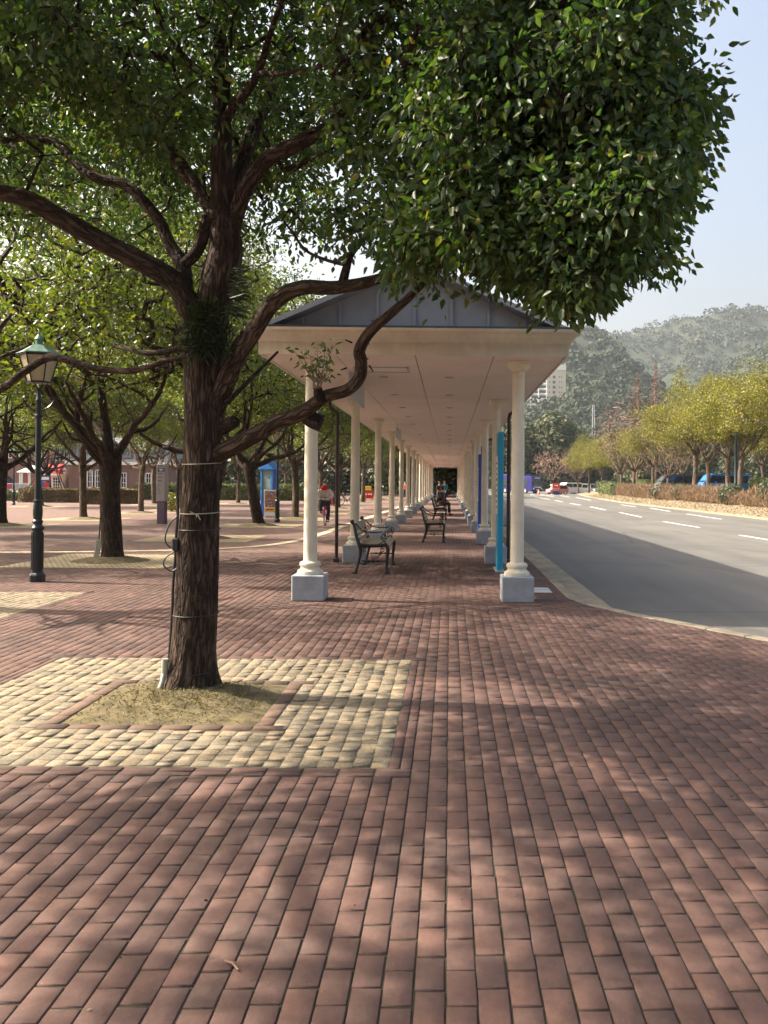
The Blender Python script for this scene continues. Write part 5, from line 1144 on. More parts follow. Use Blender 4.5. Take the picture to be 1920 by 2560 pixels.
wr = MB(); a, b = X_(186), X_(436); wr.add([(a, -1.95, 3.28), (b, -1.95, 3.28), (b, 4.3, 3.28), (a, 4.3, 3.28), (a+.6, -.2, 5.6), (b-.6, -.2, 5.6), (b-.6, 2.8, 5.6), (a+.6, 2.8, 5.6)], [(0, 1, 5, 4), (1, 2, 6, 5), (2, 3, 7, 6), (3, 0, 4, 7), (4, 5, 6, 7), (3, 2, 1, 0)])
wroof = wr.build('wing_roof', 'slate', t)
MB().box(((a+b)/2, 1.2, 3.13), (b-a+.1, 6.5, .28)).build('cornice', 'white_paint', t)
for px in (200, 268, 330, 395):
    d = MB().box((X_(px), -1.1, 4.3), (1.1, 1.4, 1.3)).build('dormer', 'slate', wroof); MB().box((X_(px), -1.82, 4.35), (.7, .06, .8)).build('pane', 'window_grey', d); MB().prism([(X_(px)-.7, 4.95), (X_(px)+.7, 4.95), (X_(px), 5.5)], -1.95, 0, 'y').build('dormer_roof', 'slate', d)
def window(px, z0, w, h, y, par, frame='white_paint', nx=3, nz=3, arch=False):
    x = X_(px); f = MB(); f.box((x-w/2, y, z0+h/2), (.08, .1, h+.08)); f.box((x+w/2, y, z0+h/2), (.08, .1, h+.08)); f.box((x, y, z0), (w, .1, .08)); f.box((x, y, z0+h), (w, .1, .08))
    for i in range(1, nx): f.box((x-w/2+w*i/nx, y, z0+h/2), (.04, .08, h))
    for i in range(1, nz): f.box((x, y, z0+h*i/nz), (w, .08, .04))
    o = f.build('window', frame, par); MB().box((x, y+.03, z0+h/2), (w-.02, .02, h-.02)).build('pane', 'window_dark', o)
    if arch: MB().prism([(x+math.cos(q)*(w/2+.08), z0+h+math.sin(q)*(w/2+.08)) for q in np.linspace(0, math.pi, 12)], y-.02, y+.04, 'y').build('arch', 'window_grey', o)
for px in (258, 246): window(px, .9, .75, 1.6, -1.66, t)
for px in (312, 325, 372, 386): window(px, .9, .48, 1.35, -1.66, t, nx=2)
for px in (18, 60, 100): window(px, 3.6, .9, 1.2, -.06, t, arch=True)
window(155, 3.4, 1.2, 1.2, -.06, t, 'sign_grey', arch=True)
for px in (-10, 13): MB().prism([(X_(px)+math.cos(q)*.75, 1.2+max(0, math.sin(q))*.75) for q in np.linspace(0, math.pi, 12)]+[(X_(px)-.75, 0), (X_(px)+.75, 0)], -.08, -.02, 'y').build('doorway', 'window_dark', t)
# cream booth front with awning
bo = MB().box((X_(158), -.9, 1.05), (1.5, 1.7, 2.1)).build('porch', 'door_cream', t); x = X_(162)
f = MB(); f.box((x, -1.78, 1.25), (.62, .06, 1.05)); f.build('door_window', 'window_dark', bo)
f = MB()
for i in range(4): f.box((x-.31+.207*i, -1.82, 1.25), (.04, .04, 1.09))
for i in range(5): f.box((x, -1.82, .72+.265*i), (.66, .04, .04))
f.build('glazing_bars', 'white_paint', bo)
aw = MB(); xa, xb = X_(137), X_(180); ap = [(0, 3.0), (-.5, 2.9), (-.9, 2.62), (-1.1, 2.2), (-1.1, 2.1), (0, 2.1)]
aw.prism([(-1.8+p[0]*.9, p[1]) for p in ap], xa, xb, 'x'); aw.build('awning', 'red_awning', t); MB().box(((xa+xb)/2, -2.83, 2.05), (xb-xa, .04, .18)).build('valance', 'white_paint', t)
wl = MB(); wl.lathe([(.05, 2.1), (.14, 2.15), (.17, 2.5), (.2, 2.52), (.04, 2.7)], 6, (X_(184), -2.0, 0)); wl.build('wall_lantern', 'white_paint', t)
# kiosk stall with striped banners, blue signboard
t2 = thing('market_stall', 'small white stall with red, white and green striped sides beside the brick building', 'stall', (bpx(72, 1240, 76)[0], 76, 0)); s = 76/F
for i, m in enumerate(('white_paint', 'verdigris', 'red_paint', 'white_paint', 'verdigris', 'red_paint', 'white_paint')): MB().box((-.62+i*.22, 0, 1.1), (.21, .06, 2.0)).build('striped_cloth', m, t2)
for x in (-.8, 1.0):
    for y in (0, 1.4): MB().tube([(x, y, 0), (x, y, 2.2)], .03, 6).build('pole', 'white_paint', t2)
MB().add([(-1.0, -.2, 2.2), (1.2, -.2, 2.2), (1.2, 1.6, 2.2), (-1.0, 1.6, 2.2), (.1, .7, 2.9)], [(0, 1, 4), (1, 2, 4), (2, 3, 4), (3, 0, 4), (3, 2, 1, 0)]).build('canopy', 'white_paint', t2)
t2 = thing('notice_board', 'navy signboard with a pale panel and blue and red sheets below', 'sign', (bpx(113, 1240, 72)[0], 72, 0))
for x in (-.33, .33): MB().box((x, 0, .95), (.06, .06, 1.9)).build('post', 'navy', t2)
MB().box((0, 0, 1.7), (.78, .05, .5)).build('header', 'navy', t2); MB().box((0, -.03, 1.68), (.6, .02, .24)).build('pale_panel', 'white_paint', t2)
for x, m in ((-.2, 'blue_paint'), (.02, 'red_paint'), (.2, 'red_paint')): MB().box((x, -.01, .9), (.2, .04, .95)).build('sheet', m, t2)
t2 = thing('garden_fence', 'low pale grey fence with pink panel at the far left edge', 'fence', (bpx(20, 1240, 70)[0], 70, 0))
for i in range(9): MB().box((-2.0+i*.42, 0, .6), (.38, .05, 1.2)).build('panel', 'sign_grey' if i not in (4, 5) else 'pink_paint', t2)
MB().box((-.3, 0, 1.24), (3.8, .07, .06)).build('rail', 'white_paint', t2)
# propping poles
pr_ = thing('tree_props', 'wooden poles propping the dark straight trunk in front of the brick building', 'prop', (G(128, 1247).x, G(128, 1247).y, 0))
for dx, dy in ((-2.3, -.6), (-1.5, -1.2), (1.6, -1.0), (1.1, .9)): MB().tube([(dx, dy, 0), (dx*.12, dy*.12, 3.1)], [.05, .04], 7).build('pole', 'bark_pale', pr_, True)
MB().tube([(-1.2, -.3, 2.3), (1.3, -.3, 2.3)], .045, 7).build('crossbar', 'bark_pale', pr_, True)

# ------------------------------------------------------------------ hedges and shrubs
def hedge_mesh(name, L, W, Hh, mat, n, size, lump=.07, wispy=0.0):
    """leafy hedge along local X"""
    m = n; u = rng.random(m); face = rng.random(m); x = (rng.random(m)-.5)*L
    a = rng.random(m)
    tot = Hh*2+W; pos = a*tot; y = np.where(pos < Hh, -W/2, np.where(pos < Hh+W, pos-Hh-W/2, W/2)); z = np.where(pos < Hh, pos, np.where(pos < Hh+W, Hh, tot-pos))
    nrm = np.c_[rng.normal(size=m)*.3, np.where(pos < Hh, -1, np.where(pos < Hh+W, 0, 1)), np.where((pos >= Hh) & (pos < Hh+W), 1, .25)]
    lm = np.array([mnoise.noise(Vector((float(q)*.9, float(w)*.9, float(v)*.9))) for q, w, v in zip(x, y, z)])*lump*3
    p = np.c_[x, y, z]+unit(nrm)*(lm[:, None]+rng.normal(size=(m, 1))*size*.6); p[:, 2] = np.maximum(p[:, 2], .02)
    V, Fq = cards(p, nrm+rng.normal(size=(m, 3))*.55, rng.uniform(.6, 1.2, m)*size)
    return np_mesh(name, V, Fq, mat)
def hedge(x, y, L, W, Hh, mat, n, size, label, rz=0, z=0, core='leaf_dark', cat='hedge'):
    t = thing('hedge', label, cat, (x, y, z), rz); link('foliage', hedge_mesh('foliage', L, W, Hh, mat, n, size), t)
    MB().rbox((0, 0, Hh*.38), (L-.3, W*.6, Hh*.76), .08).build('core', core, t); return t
def bush(x, y, w, h, mat, n, size, label, z=0, cat='shrub'):
    t = thing('shrub', label, cat, (x, y, z)); q = inlobe(n, (0, 0, h*.5), (w/2, w/2, h*.52), .45); q = q[q[:, 2] > .02]
    V, Fq = cards(q, (q-np.array([0, 0, h*.4]))+rng.normal(size=q.shape)*.3, rng.uniform(.6, 1.2, len(q))*size); link('foliage', np_mesh('foliage', V, Fq, mat), t)
    m = MB()
    for i in range(7): a = rng.uniform(0, 6.28); m.tube([(0, 0, 0), (w*.2*math.cos(a), w*.2*math.sin(a), h*.5), (w*.36*math.cos(a), w*.36*math.sin(a), h*.8)], [.03, .02, .008], 5)
    m.build('stems', 'bark_grey', t); return t
gx = lambda px, Y: bpx(px, 1240, Y)[0]
for a, b, Y, lab in ((55, 205, 62, 'russet hedge in front of the red awning'), (222, 262, 58, 'russet hedge right of the slim leaning tree'), (300, 345, 60, 'russet and green hedge under the white windows')):
    hedge((gx(a, Y)+gx(b, Y))/2, Y, gx(b, Y)-gx(a, Y), 1.1, .95, 'leaf_russet', 7000, .055, lab, core='leaf_russet')
hedge((gx(340, 74)+gx(800, 74))/2, 74, gx(800, 74)-gx(340, 74), 1.4, 1.25, 'leaf_hedge', 16000, .07, 'long clipped green hedge across the far end of the plaza')
hedge(gx(20, 66), 66, 3.5, 1.0, .8, 'leaf_hedge', 1500, .07, 'small green hedge under the pink panel at the left edge')
bush(gx(430, 46), 46, 1.0, 1.0, 'leaf_sunlit_yellow', 500, .06, 'bright yellow-green shrub right of the pillar sign')

# ------------------------------------------------------------------ verge across the road
def edge_x(y): return np.interp(y, [0, 80, 100, 125, 150, 170], [15.6, 15.6, 16.8, 18.9, 21.5, 24])
def verge_z(x, y): return np.clip((x-edge_x(y))/4.5, 0, 1)*.75+(-.06)
n1, n2 = 16, 60; ys_ = np.linspace(5, 152, n2); T_ = np.r_[0, .05, np.linspace(.3, 18.4, n1-2)]
T2, Y = np.meshgrid(T_, ys_); X = edge_x(Y)+T2
Z = verge_z(X, Y)+np.array([[mnoise.noise(Vector((float(a)*.9, float(b)*.5, 1)))*.05 for a, b in zip(q, w)] for q, w in zip(X, Y)])*(T2 > .1); Z[:, 0] = -.2
idx = np.arange(n1*n2).reshape(n2, n1); Fq = np.stack([idx[:-1, :-1], idx[:-1, 1:], idx[1:, 1:], idx[1:, :-1]], -1).reshape(-1, 4)
verge = link('verge', np_mesh('verge', np.c_[X.ravel(), Y.ravel(), Z.ravel()], [Fq], 'soil', True), kind='structure')
nv = 9000; yv = 40+rng.random(nv)**1.3*80; xv = edge_x(yv)+.2+rng.random(nv)*3.2
V, Fq = leaves(np.c_[xv, yv, verge_z(xv, yv)+.01], np.c_[rng.normal(size=(nv, 2)), rng.random(nv)*.9], rng.uniform(.05, .16, nv), .3, .2, False); link('dry_grass', np_mesh('dry_grass', V, Fq, 'leaf_brown'), verge, kind='stuff')
sheet('parking_ground', [(35, 20), (110, 20), (110, 150), (41, 150), (37, 110), (34.2, 90), (33.5, 60), (33.5, 20)], .66, 'asphalt')
vk = MB(); pk = [(float(edge_x(y))-.03, float(y), -.05) for y in (5, 40, 80, 90, 100, 112, 125, 138, 151)]
for (xa_, ya_, _), (xb_, yb_, _) in zip(pk[:-1], pk[1:]): vk.box(((xa_+xb_)/2, (ya_+yb_)/2, -.06), (.12, math.hypot(xb_-xa_, yb_-ya_)+.05, .14), math.atan2(-(xb_-xa_), yb_-ya_))
vk.build('verge_kerb', 'kerb', None).__setitem__('kind', 'structure')
def vz(x, y=0): return float(verge_z(x, y))
# brown winter hedge in stretches, green shrubs in front, clipped hedge behind
def twiggy(x, y, L, W, Hh, label, rz, z):
    t = thing('hedge', label, 'hedge', (x, y, z), rz); n = int(L*900); p = np.c_[(rng.random(n)-.5)*L, (rng.random(n)-.5)*W*.9, rng.random(n)**1.2*Hh*.72]
    p[:, 2] *= 1+.22*np.sin(p[:, 0]*1.3)+.1*np.sin(p[:, 0]*4.1)
    V, Fq = leaves(p, np.c_[rng.normal(size=(n, 2))*.45, np.ones(n)], rng.uniform(.18, .42, n), .085, .1, False); link('twigs', np_mesh('twigs', V, Fq, 'leaf_brown'), t)
    MB().rbox((0, 0, Hh*.28), (L-.3, W*.5, Hh*.5), .15).build('core', 'leaf_russet', t)
for i, (y, L, lab) in enumerate(((50, 9, 'bare brown hedge nearest at the right edge of the road'), (62, 13, 'bare brown hedge behind the dark round shrubs'), (77, 15, 'bare brown hedge in the middle of the verge'), (94, 18, 'long bare brown hedge at the bend of the road'))):
    twiggy(float(edge_x(y))+2.7, y, L, 1.5, 1.3, lab, R(90)-(.08 if y > 85 else 0), .33)
hedge(20.6, 112, 18, 2.0, 1.3, 'leaf_hedge', 4500, .09, 'low clipped green hedge at the bend beside the parked cars', R(85), .35)
hedge(23.2, 131, 17, 2.2, 1.5, 'leaf_dark', 3000, .10, 'darker clipped hedge nearest the parked cars', R(84), .4)
for px, py, w, h, lab in ((1831, 1275, 1.9, 1.35, 'dark green round shrub on the orange soil'), (1705, 1262, 1.9, 1.35, 'dark shrub with reddish leaves left of the round one'), (1660, 1258, 2.6, 1.3, 'broad dark green shrub in front of the brown hedge'), (1935, 1284, 1.9, 1.75, 'dark green shrub cut by the right edge')):
    g = G(px, py); bush(g.x, g.y, w, h, 'leaf_dark', 1300, .075, lab, vz(g.x)-.04)
hedge(27.5, 88, 84, 1.6, 1.45, 'leaf_hedge', 30000, .08, 'long bright green clipped hedge behind the row of trees', R(90), .66)

# ------------------------------------------------------------------ trees across the road
protoR = [camphor(31, 'leaf_sunlit_yellow', 'bark_grey', 3.0, .2, 9.6, 4.2, 1300, 18, (.10, .16), 3.9, 'roadside_tree', spread=.26), camphor(32, 'leaf_sunlit_yellow', 'bark_grey', 2.8, .18, 9.0, 3.7, 1200, 18, (.10, .16), 4.0, 'roadside_tree', spread=.26)]
usedR = set()
RT = [(1632, 91, 1, .5, .95, 'slim yellow-green tree left of the white stemmed bare tree'), (1738, 76, 0, 1.9, 1.15, 'broad yellow-green tree in front of the dark van'), (1772, 72, 1, 3.1, 1.0, 'yellow-green tree with mottled trunk left of the blue van'), (1819, 67, 0, 4.4, 1.0, 'yellow-green tree in front of the blue van'),
      (1848, 64.5, 1, 5.3, 1.05, 'yellow-green tree beside the dark post'), (1990, 54, 0, .9, 1.1, 'yellow-green tree whose crown comes in at the right edge'), (1910, 84, 1, 2.4, .95, 'yellow-green tree behind, at the right edge'), (1472, 140, 0, 2.6, .98, 'round yellow-green tree beyond the white van'), (1503, 132, 1, 4.9, .95, 'yellow-green tree right of the round one by the hedge'), (1547, 118, 0, 3.8, .95, 'yellow-green tree behind the reddish bare trees'), (1690, 106, 1, 1.3, .85, 'yellow-green tree in the second row behind the dark van')]
for px, Y, k, rz, sc, lab in RT:
    x = gx(px, Y); place(protoR, usedR, k, (x, Y, vz(x)-.1 if Y < 110 else 0), rz, sc, lab, 'tree', 'evergreen trees across the road')
def bare(seed, height, cr_, trunk_h, tr, n, twig, barkm, cone=False, name='bare_tree'):
    global rng
    keep = rng; rng = np.random.default_rng(seed); root = bpy.data.objects.new(name, None); col.objects.link(root); m = MB(); nodes = []
    if cone:
        p, r = wander((0, 0, -.1), (0, 0, 1), height, tr, .02, 24, .02, .6); m.tube(p, r, 8, True, .04, seed); nodes = [tuple(q) for q in p[4:]]; m.build('trunk', barkm, root, 'all')
        z = height*(.16+.84*rng.random(n)**.8); rad = cr_*(1.05-z/height)*np.sqrt(rng.random(n)); a = rng.random(n)*6.283; T = np.c_[rad*np.cos(a), rad*np.sin(a), z]; kk, sag = .012, -.15
    else:
        p, r = wander((0, 0, -.1), (0, 0, 1), trunk_h+.1, tr, tr*.8, 6, .04, .5); m.tube(p, r, 10, True, .04, seed); m.build('trunk', barkm, root, 'all'); m = MB()
        for i in range(7):
            a = i*.9+rng.uniform(-.3, .3); el = rng.uniform(.45, 1.1); q, rr = wander(p[-1], (math.cos(a)*math.cos(el), math.sin(a)*math.cos(el), math.sin(el)), height*.5, tr*.5, .02, 8, .15, .3); m.tube(q, rr, 6, True, .03, seed); nodes += [tuple(v) for v in q]
        m.build('limbs', barkm, root, 'all'); T = inlobe(n, (0, 0, height*.64), (cr_, cr_, height*.36), .3); kk, sag = .010, -.05
    m = MB(); grow(nodes, T, m, 3, .03 if cone else .012, kk, .6, sag, .08 if cone else .06); m.build('twigs', twig, root, kind='stuff'); rng = keep; return root
protoB = [bare(41, 9.5, 3.6, 2.0, .17, 900, 'twig_brown', 'bark_grey'), bare(42, 22, 4.0, 2, .28, 1500, 'twig_red', 'twig_red', True, 'bare_conifer'), bare(43, 7.5, 3.8, 1.9, .16, 900, 'twig_red', 'bark_grey')]
usedB = set()
for px, Y, k, rz, sc, lab in ((1585, 97, 0, .3, 1.2, 'tall bare brown tree left of the slim yellow-green tree'), (1667, 85, 0, 2.2, .8, 'bare tree with a whitish stem in front of the dark van'), (1378, 160, 2, 1.1, 1.05, 'pinkish bare spreading tree behind the red sign'), (1445, 145, 0, 3.9, .9, 'bare tree behind the white van'), 
                          (1555, 106, 0, 5.0, 1.1, 'bare pale-twigged tree at the bend of the hedge'), (1590, 152, 1, .2, .95, 'left of two tall bare reddish conifers'), (1637, 158, 1, 2.0, 1.08, 'right and taller of two tall bare reddish conifers'), (1700, 98, 0, 1.4, .95, 'bare tree behind the broad yellow-green tree')):
    x = gx(px, Y); place(protoB, usedB, k, (x, Y, 0 if Y > 110 else vz(x)-.1), rz, sc, lab, 'tree', 'bare winter trees across the road')
g = gx(1839, 57); t = thing('dark_post', 'plain dark post between the trees at the right', 'post', (g, 57, .6)); MB().lathe([(.14, 0), (.14, .2), (.10, .25), (.095, 4.2), (.11, 4.25), (.02, 4.35)], 12).build('shaft', 'lamp_green', t, True); MB().box((0, 0, .02), (.4, .4, .04)).build('foot', 'lamp_green', t)

# ------------------------------------------------------------------ vehicles (front = +X local)
def car(loc, rz, label, paint, L=3.5, W=1.55, Hc=1.55, kind='hatch', roof=None, low=None, sc=1.0, cat='car'):
    t = thing({'van': 'parked_van'}.get(kind, 'parked_car'), label, cat, loc, rz, 'vehicles across the road'); h = L/2
    sill, belt = .30, Hc*.56
    if kind == 'hatch': body = [(-h, sill+.05), (-h+.02, belt), (-h+.22, Hc-.10), (-h+.5, Hc), (h*.30, Hc), (h*.62, belt+.06), (h*.92, belt-.12), (h, belt-.3), (h, sill), (h-.2, sill-.06), (-h+.2, sill-.06)]; cab = [(-h+.28, belt+.04), (-h+.42, Hc-.12), (h*.27, Hc-.12), (h*.55, belt+.04)]
    else: body = [(-h, sill+.05), (-h+.02, Hc*.85), (-h+.15, Hc), (h*.55, Hc), (h*.70, Hc*.93), (h*.93, belt+.02), (h, belt-.25), (h, sill), (h-.2, sill-.06), (-h+.2, sill-.06)]; cab = [(-h+.2, belt+.05), (-h+.25, Hc-.18), (h*.58, Hc-.18), (h*.80, belt+.05)]
    m = MB(); m.prism(body, -W/2, W/2, 'y'); me = m.mesh('body', low or paint)
    bm = bmesh.new(); bm.from_mesh(me); bmesh.ops.bevel(bm, geom=bm.edges[:], offset=.06, segments=2, affect='EDGES'); bm.to_mesh(me); bm.free(); link('body', me, t)
    if roof: MB().rbox((-h*.05, 0, Hc-.04), (L*.62, W*.9, .12), .04, 0, 2).build('roof_panel', roof, t)
    for s in (-1, 1):
        w = MB(); w.prism(cab, s*(W/2+.002), s*(W/2+.012), 'y'); o = w.build('side_window', 'window_dark', t); MB().box((0, s*(W/2+.015), (belt+Hc)/2-.05), (.07, .01, Hc-belt-.12)).build('pillar', roof or paint, o)
        for x in (-h*.62, h*.64):
            wo = bpy.data.objects.new('wheel', None); col.objects.link(wo); wo.parent = t; wo.location = (x, s*(W/2-.08), .29); wo.rotation_euler = (R(90), 0, 0)
            MB().lathe([(.29, -.1), (.29, .1)], 20).build('tyre', 'rubber', wo); MB().lathe([(.2, -.108), (.2, .108)], 14).build('rim', 'car_white', wo)
        MB().rbox((h-.04, s*W*.36, belt-.2), (.1, .26, .16), .03).build('headlight', 'white_paint', t); MB().rbox((-h+.02, s*W*.41, belt+.05), (.07, .14, .3), .02).build('tail_light', 'car_red', t)
        MB().box((h*.45, s*(W/2+.09), belt+.12), (.1, .14, .12)).build('mirror', paint, t)
    if kind == 'hatch': fr_, bk_ = [(h*.33, Hc-.08), (h*.60, belt+.08)], [(-h+.06, belt+.12), (-h+.24, Hc-.14)]
    else: fr_, bk_ = [(h*.70, Hc*.93-.05), (h*.90, belt+.1)], [(-h-.005, belt+.1), (-h+.01, Hc*.83)]
    for nm, (p, q), s in (('windscreen', fr_, 1), ('rear_window', bk_, -1)):
        d = Vector((q[0]-p[0], q[1]-p[1])); n = Vector((abs(d.y), abs(d.x))).normalized()*.012; n.x *= s; y = W*.42
        MB().add([(p[0]+n.x, -y, p[1]+n.y), (p[0]+n.x, y, p[1]+n.y), (q[0]+n.x, y, q[1]+n.y), (q[0]+n.x, -y, q[1]+n.y)], [(0, 1, 2, 3)]).build(nm, 'window_dark', t)
    MB().box((h+.005, 0, sill+.12), (.03, .36, .14)).build('number_plate', 'white_paint', t); MB().box((-h-.005, 0, sill+.2), (.03, .36, .14)).build('number_plate', 'white_paint', t)
    return t
Yc = 142.
car((gx(1393, Yc), Yc, -.1), R(203), 'small pink car with a white roof behind the red arrow sign', 'car_pink', 3.4, 1.5, 1.5, 'hatch', 'car_white')
car((gx(1425, Yc+5), Yc+5, -.1), R(208), 'white van parked just right of the pink car', 'car_white', 4.0, 1.6, 1.9, 'van', cat='van')
car((gx(1448, Yc+10), Yc+10, -.1), R(208), 'white car partly hidden behind the white van', 'car_white', 3.8, 1.6, 1.75, 'van')
car((gx(1478, Yc+14), Yc+14, -.1), R(205), 'silver car behind the hedge right of the white cars', 'car_silver', 4.2, 1.6, 1.75, 'van')
car((gx(1512, Yc+10), Yc+10, -.1), R(205), 'second silver car further right behind the hedge', 'car_silver', 4.2, 1.6, 1.7, 'hatch')
Yd = 86.
car((gx(1700, Yd), Yd, .66), R(182), 'dark grey people carrier behind the clipped hedge', 'car_dark', 4.6, 1.75, 1.95, 'van', cat='van')
Yd = 80.
car((gx(1808, Yd), Yd, .66), R(182), 'bright blue van behind the clipped hedge', 'van_blue', 4.4, 1.7, 1.95, 'van', cat='van')
def bus(loc, rz):
    t = thing('bus', 'dark blue bus turning into the road in the distance', 'bus', loc, rz); L, W, Hh = 9.0, 2.4, 3.0; h = L/2
    m = MB(); m.prism([(-h, .4), (-h, Hh-.15), (-h+.15, Hh), (h-.35, Hh), (h-.08, Hh-.25), (h+.06, 1.3), (h+.08, .8), (h, .36), (-h+.1, .36)], -W/2, W/2, 'y'); me = m.mesh('body', 'bus_blue')
    bm = bmesh.new(); bm.from_mesh(me); bmesh.ops.bevel(bm, geom=bm.edges[:], offset=.07, segments=2, affect='EDGES'); bm.to_mesh(me); bm.free(); link('body', me, t)
    def q(x, z): return (x, z)
    MB().add([(h+.075, -1.05, 1.28), (h+.075, 1.05, 1.28), (h-.02, 1.05, 2.42), (h-.02, -1.05, 2.42)], [(0, 1, 2, 3)]).build('windscreen', 'window_dark', t)
    d = MB(); d.add([(h-.005, -.85, 2.48), (h-.005, .85, 2.48), (h-.055, .85, 2.76), (h-.055, -.85, 2.76)], [(0, 1, 2, 3)]); do = d.build('destination_board', 'window_dark', t)
    k = MB()
    for i in range(9): k.box((h-.01, -.62+i*.155, 2.62), (.02, .09, .13))
    k.build('destination_text', 'white_paint', do)
    for s in (-1, 1):
        for i in range(5): MB().box((-h+.9+i*1.55, s*(W/2+.005), 1.85), (1.4, .02, .95)).build('side_window', 'window_dark', t)
        for x in (-h+2.2, h-1.7):
            wo = bpy.data.objects.new('wheel', None); col.objects.link(wo); wo.parent = t; wo.location = (x, s*(W/2-.12), .46); wo.rotation_euler = (R(90), 0, 0)
            MB().lathe([(.46, -.14), (.46, .14)], 22).build('tyre', 'rubber', wo); MB().lathe([(.27, -.15), (.27, .15)], 14).build('rim', 'car_silver', wo)
        MB().rbox((h+.06, s*.88, .85), (.08, .3, .2), .03).build('headlight', 'white_paint', t); MB().rbox((h+.25, s*1.3, 2.2), (.18, .16, .4), .03).build('mirror', 'rubber', t)
    MB().box((h+.09, 0, 1.08), (.02, 1.5, .1)).build('chrome_strip', 'white_paint', t); MB().box((h+.09, 0, .62), (.03, .5, .2)).build('number_plate', 'white_paint', t)
    MB().rbox((.5, 0, Hh+.12), (3.2, 1.7, .3), .08, 0, 2).build('roof_unit', 'bus_blue', t); MB().rbox((-2.8, 0, Hh+.09), (1.2, 1.4, .22), .06, 0, 2).build('roof_unit', 'bus_blue', t)
bus((gx(1300, 150), 152, -.1), R(-52))
# exit sign, cone
Ys = 136.; t = thing('exit_sign', 'red sign with a white arrow and two white characters on a dark blue foot', 'sign', (gx(1390, Ys), Ys, -.1)); W = 1.12
MB().rbox((0, 0, 1.16), (W, .12, 1.2), .02).build('panel', 'red_paint', t); MB().rbox((0, 0, .27), (1.0, .4, .55), .03).build('base', 'navy', t)
a_ = MB(); a_.box((-.1, -.066, 1.42), (.42, .012, .12)); a_.add([(.08, -.066, 1.60), (.08, -.066, 1.24), (.36, -.066, 1.42)], [(0, 1, 2)]); a_.build('arrow', 'white_paint', t)
def strokes(name, S, cx, cz, s):
    m = MB()
    for x, z, w, h in S: m.box((cx+x*s, -.066, cz+z*s), (w*s, .012, h*s))
    m.build(name, 'white_paint', t)
strokes('character', [(0, 0, .09, 1.0), (-.32, .28, .09, .36), (.32, .28, .09, .36), (0, .12, .72, .09), (-.42, -.25, .09, .46), (.42, -.25, .09, .46), (0, -.46, .92, .09)], -.25, .86, .40)
strokes('character', [(-.38, 0, .1, .84), (.38, 0, .1, .84), (0, .38, .84, .1), (0, -.38, .84, .1)], .25, .86, .40)
for px, Y, lab in ((1347, 138, 'orange traffic cone in front of the bus'),):
    t = thing('traffic_cone', lab, 'cone', (gx(px, Y), Y, -.1)); MB().lathe([(.2, .03), (.05, .75), (.03, .78)], 16).build('cone', 'orange', t, True); MB().box((0, 0, .02), (.5, .5, .04)).build('base', 'orange', t); MB().lathe([(.137, .35), (.098, .52)], 16).build('band', 'white_paint', t)

# ------------------------------------------------------------------ woods, tower, mast, hills
def crowns(C, Rd, per, size):
    n = len(C); u = unit(rng.normal(size=(n*per, 3))); u[:, 2] = np.abs(u[:, 2])*1.1-.25; c = np.repeat(C, per, 0); r = np.repeat(Rd, per, 0)
    p = c+u*r*(.72+.36*rng.random((n*per, 1))); s = np.repeat(size, per)*rng.uniform(.5, 1.2, n*per)
    return cards(p, u+rng.normal(size=u.shape)*.45, s)
def wood(name, X0, X1, Y0, Y1, n, hmin, hmax, mat, per=150, size=.35, zf=None, parent=None):
    x = rng.uniform(X0, X1, n); y = rng.uniform(Y0, Y1, n); h = rng.uniform(hmin, hmax, n)
    if zf is not None: h = zf(x, y)*rng.uniform(.8, 1.1, n)
    C = []; Rd = []
    for k in (.10, 0.35, .62, .85): C.append(np.c_[x+rng.normal(size=n)*.8, y+rng.normal(size=n)*.8, h*k]); Rd.append(np.c_[h*.30*(1.15-k*.5), h*.30*(1.15-k*.5), h*.26])
    C = np.vstack(C); Rd = np.vstack(Rd); V, Fq = crowns(C, Rd, per, np.full(len(C), size))
    return link(name, np_mesh(name, V, Fq, mat), parent, kind='stuff')
ed = 225.
wood('far_wood', gx(1180, ed), gx(1660, ed), 196, 250, 95, 12, 20, 'wood_far', 230, .42, lambda x, y: 7.5+7.5*np.clip((gx(1640, 225)-x)/22, .15, 1)*(1+.2*np.sin(x*.31)))
wood('far_wood', gx(1600, 170), gx(2150, 170), 165, 210, 60, 7, 11, 'wood_far', 180, .37)
wood('far_wood', -48, 2, 98, 130, 75, 6, 9.5, 'leaf_dark', 180, .26)
wood('far_wood', -75, -30, 95, 125, 40, 9, 13, 'leaf_plaza', 160, .30)
wood('far_wood', -12, 14, 232, 250, 30, 5, 8, 'leaf_dark', 160, .3)
# apartment tower
Yt = 520.; xr = gx(1412, Yt); xm = gx(1366, Yt); topz = P(1412, 912, Yt).z
t = thing('apartment_tower', 'beige apartment tower with white balconies rising beyond the shelter eave', 'building', (xm, Yt, 0)); dep = 14
w = xr-xm
MB().prism([(0, 0), (w, 0), (w-.8, dep), (0, dep)], 0, topz-3.2, 'z').build('gable_wall', 'tower_beige', t); MB().box((w/2-.2, dep/2, topz-1.6), (w+.5, dep+.6, 3.2)).build('parapet', 'tower_white', t)
MB().box((w/2, -.12, 18), (w+.1, .3, 52-16)).build('lower_cladding', 'tower_grey', t)
LB = 34; ang = R(16)
lb = bpy.data.objects.new('balcony_block', None); col.objects.link(lb); lb.parent = t; lb.location = (-.05, .4, 0); lb.rotation_euler = (0, 0, -ang)
MB().box((-LB/2, dep/2+1.6, (topz-4)/2), (LB, dep, topz-4)).build('block_wall', 'tower_white', lb)
nf = int((topz-6)/3.0)
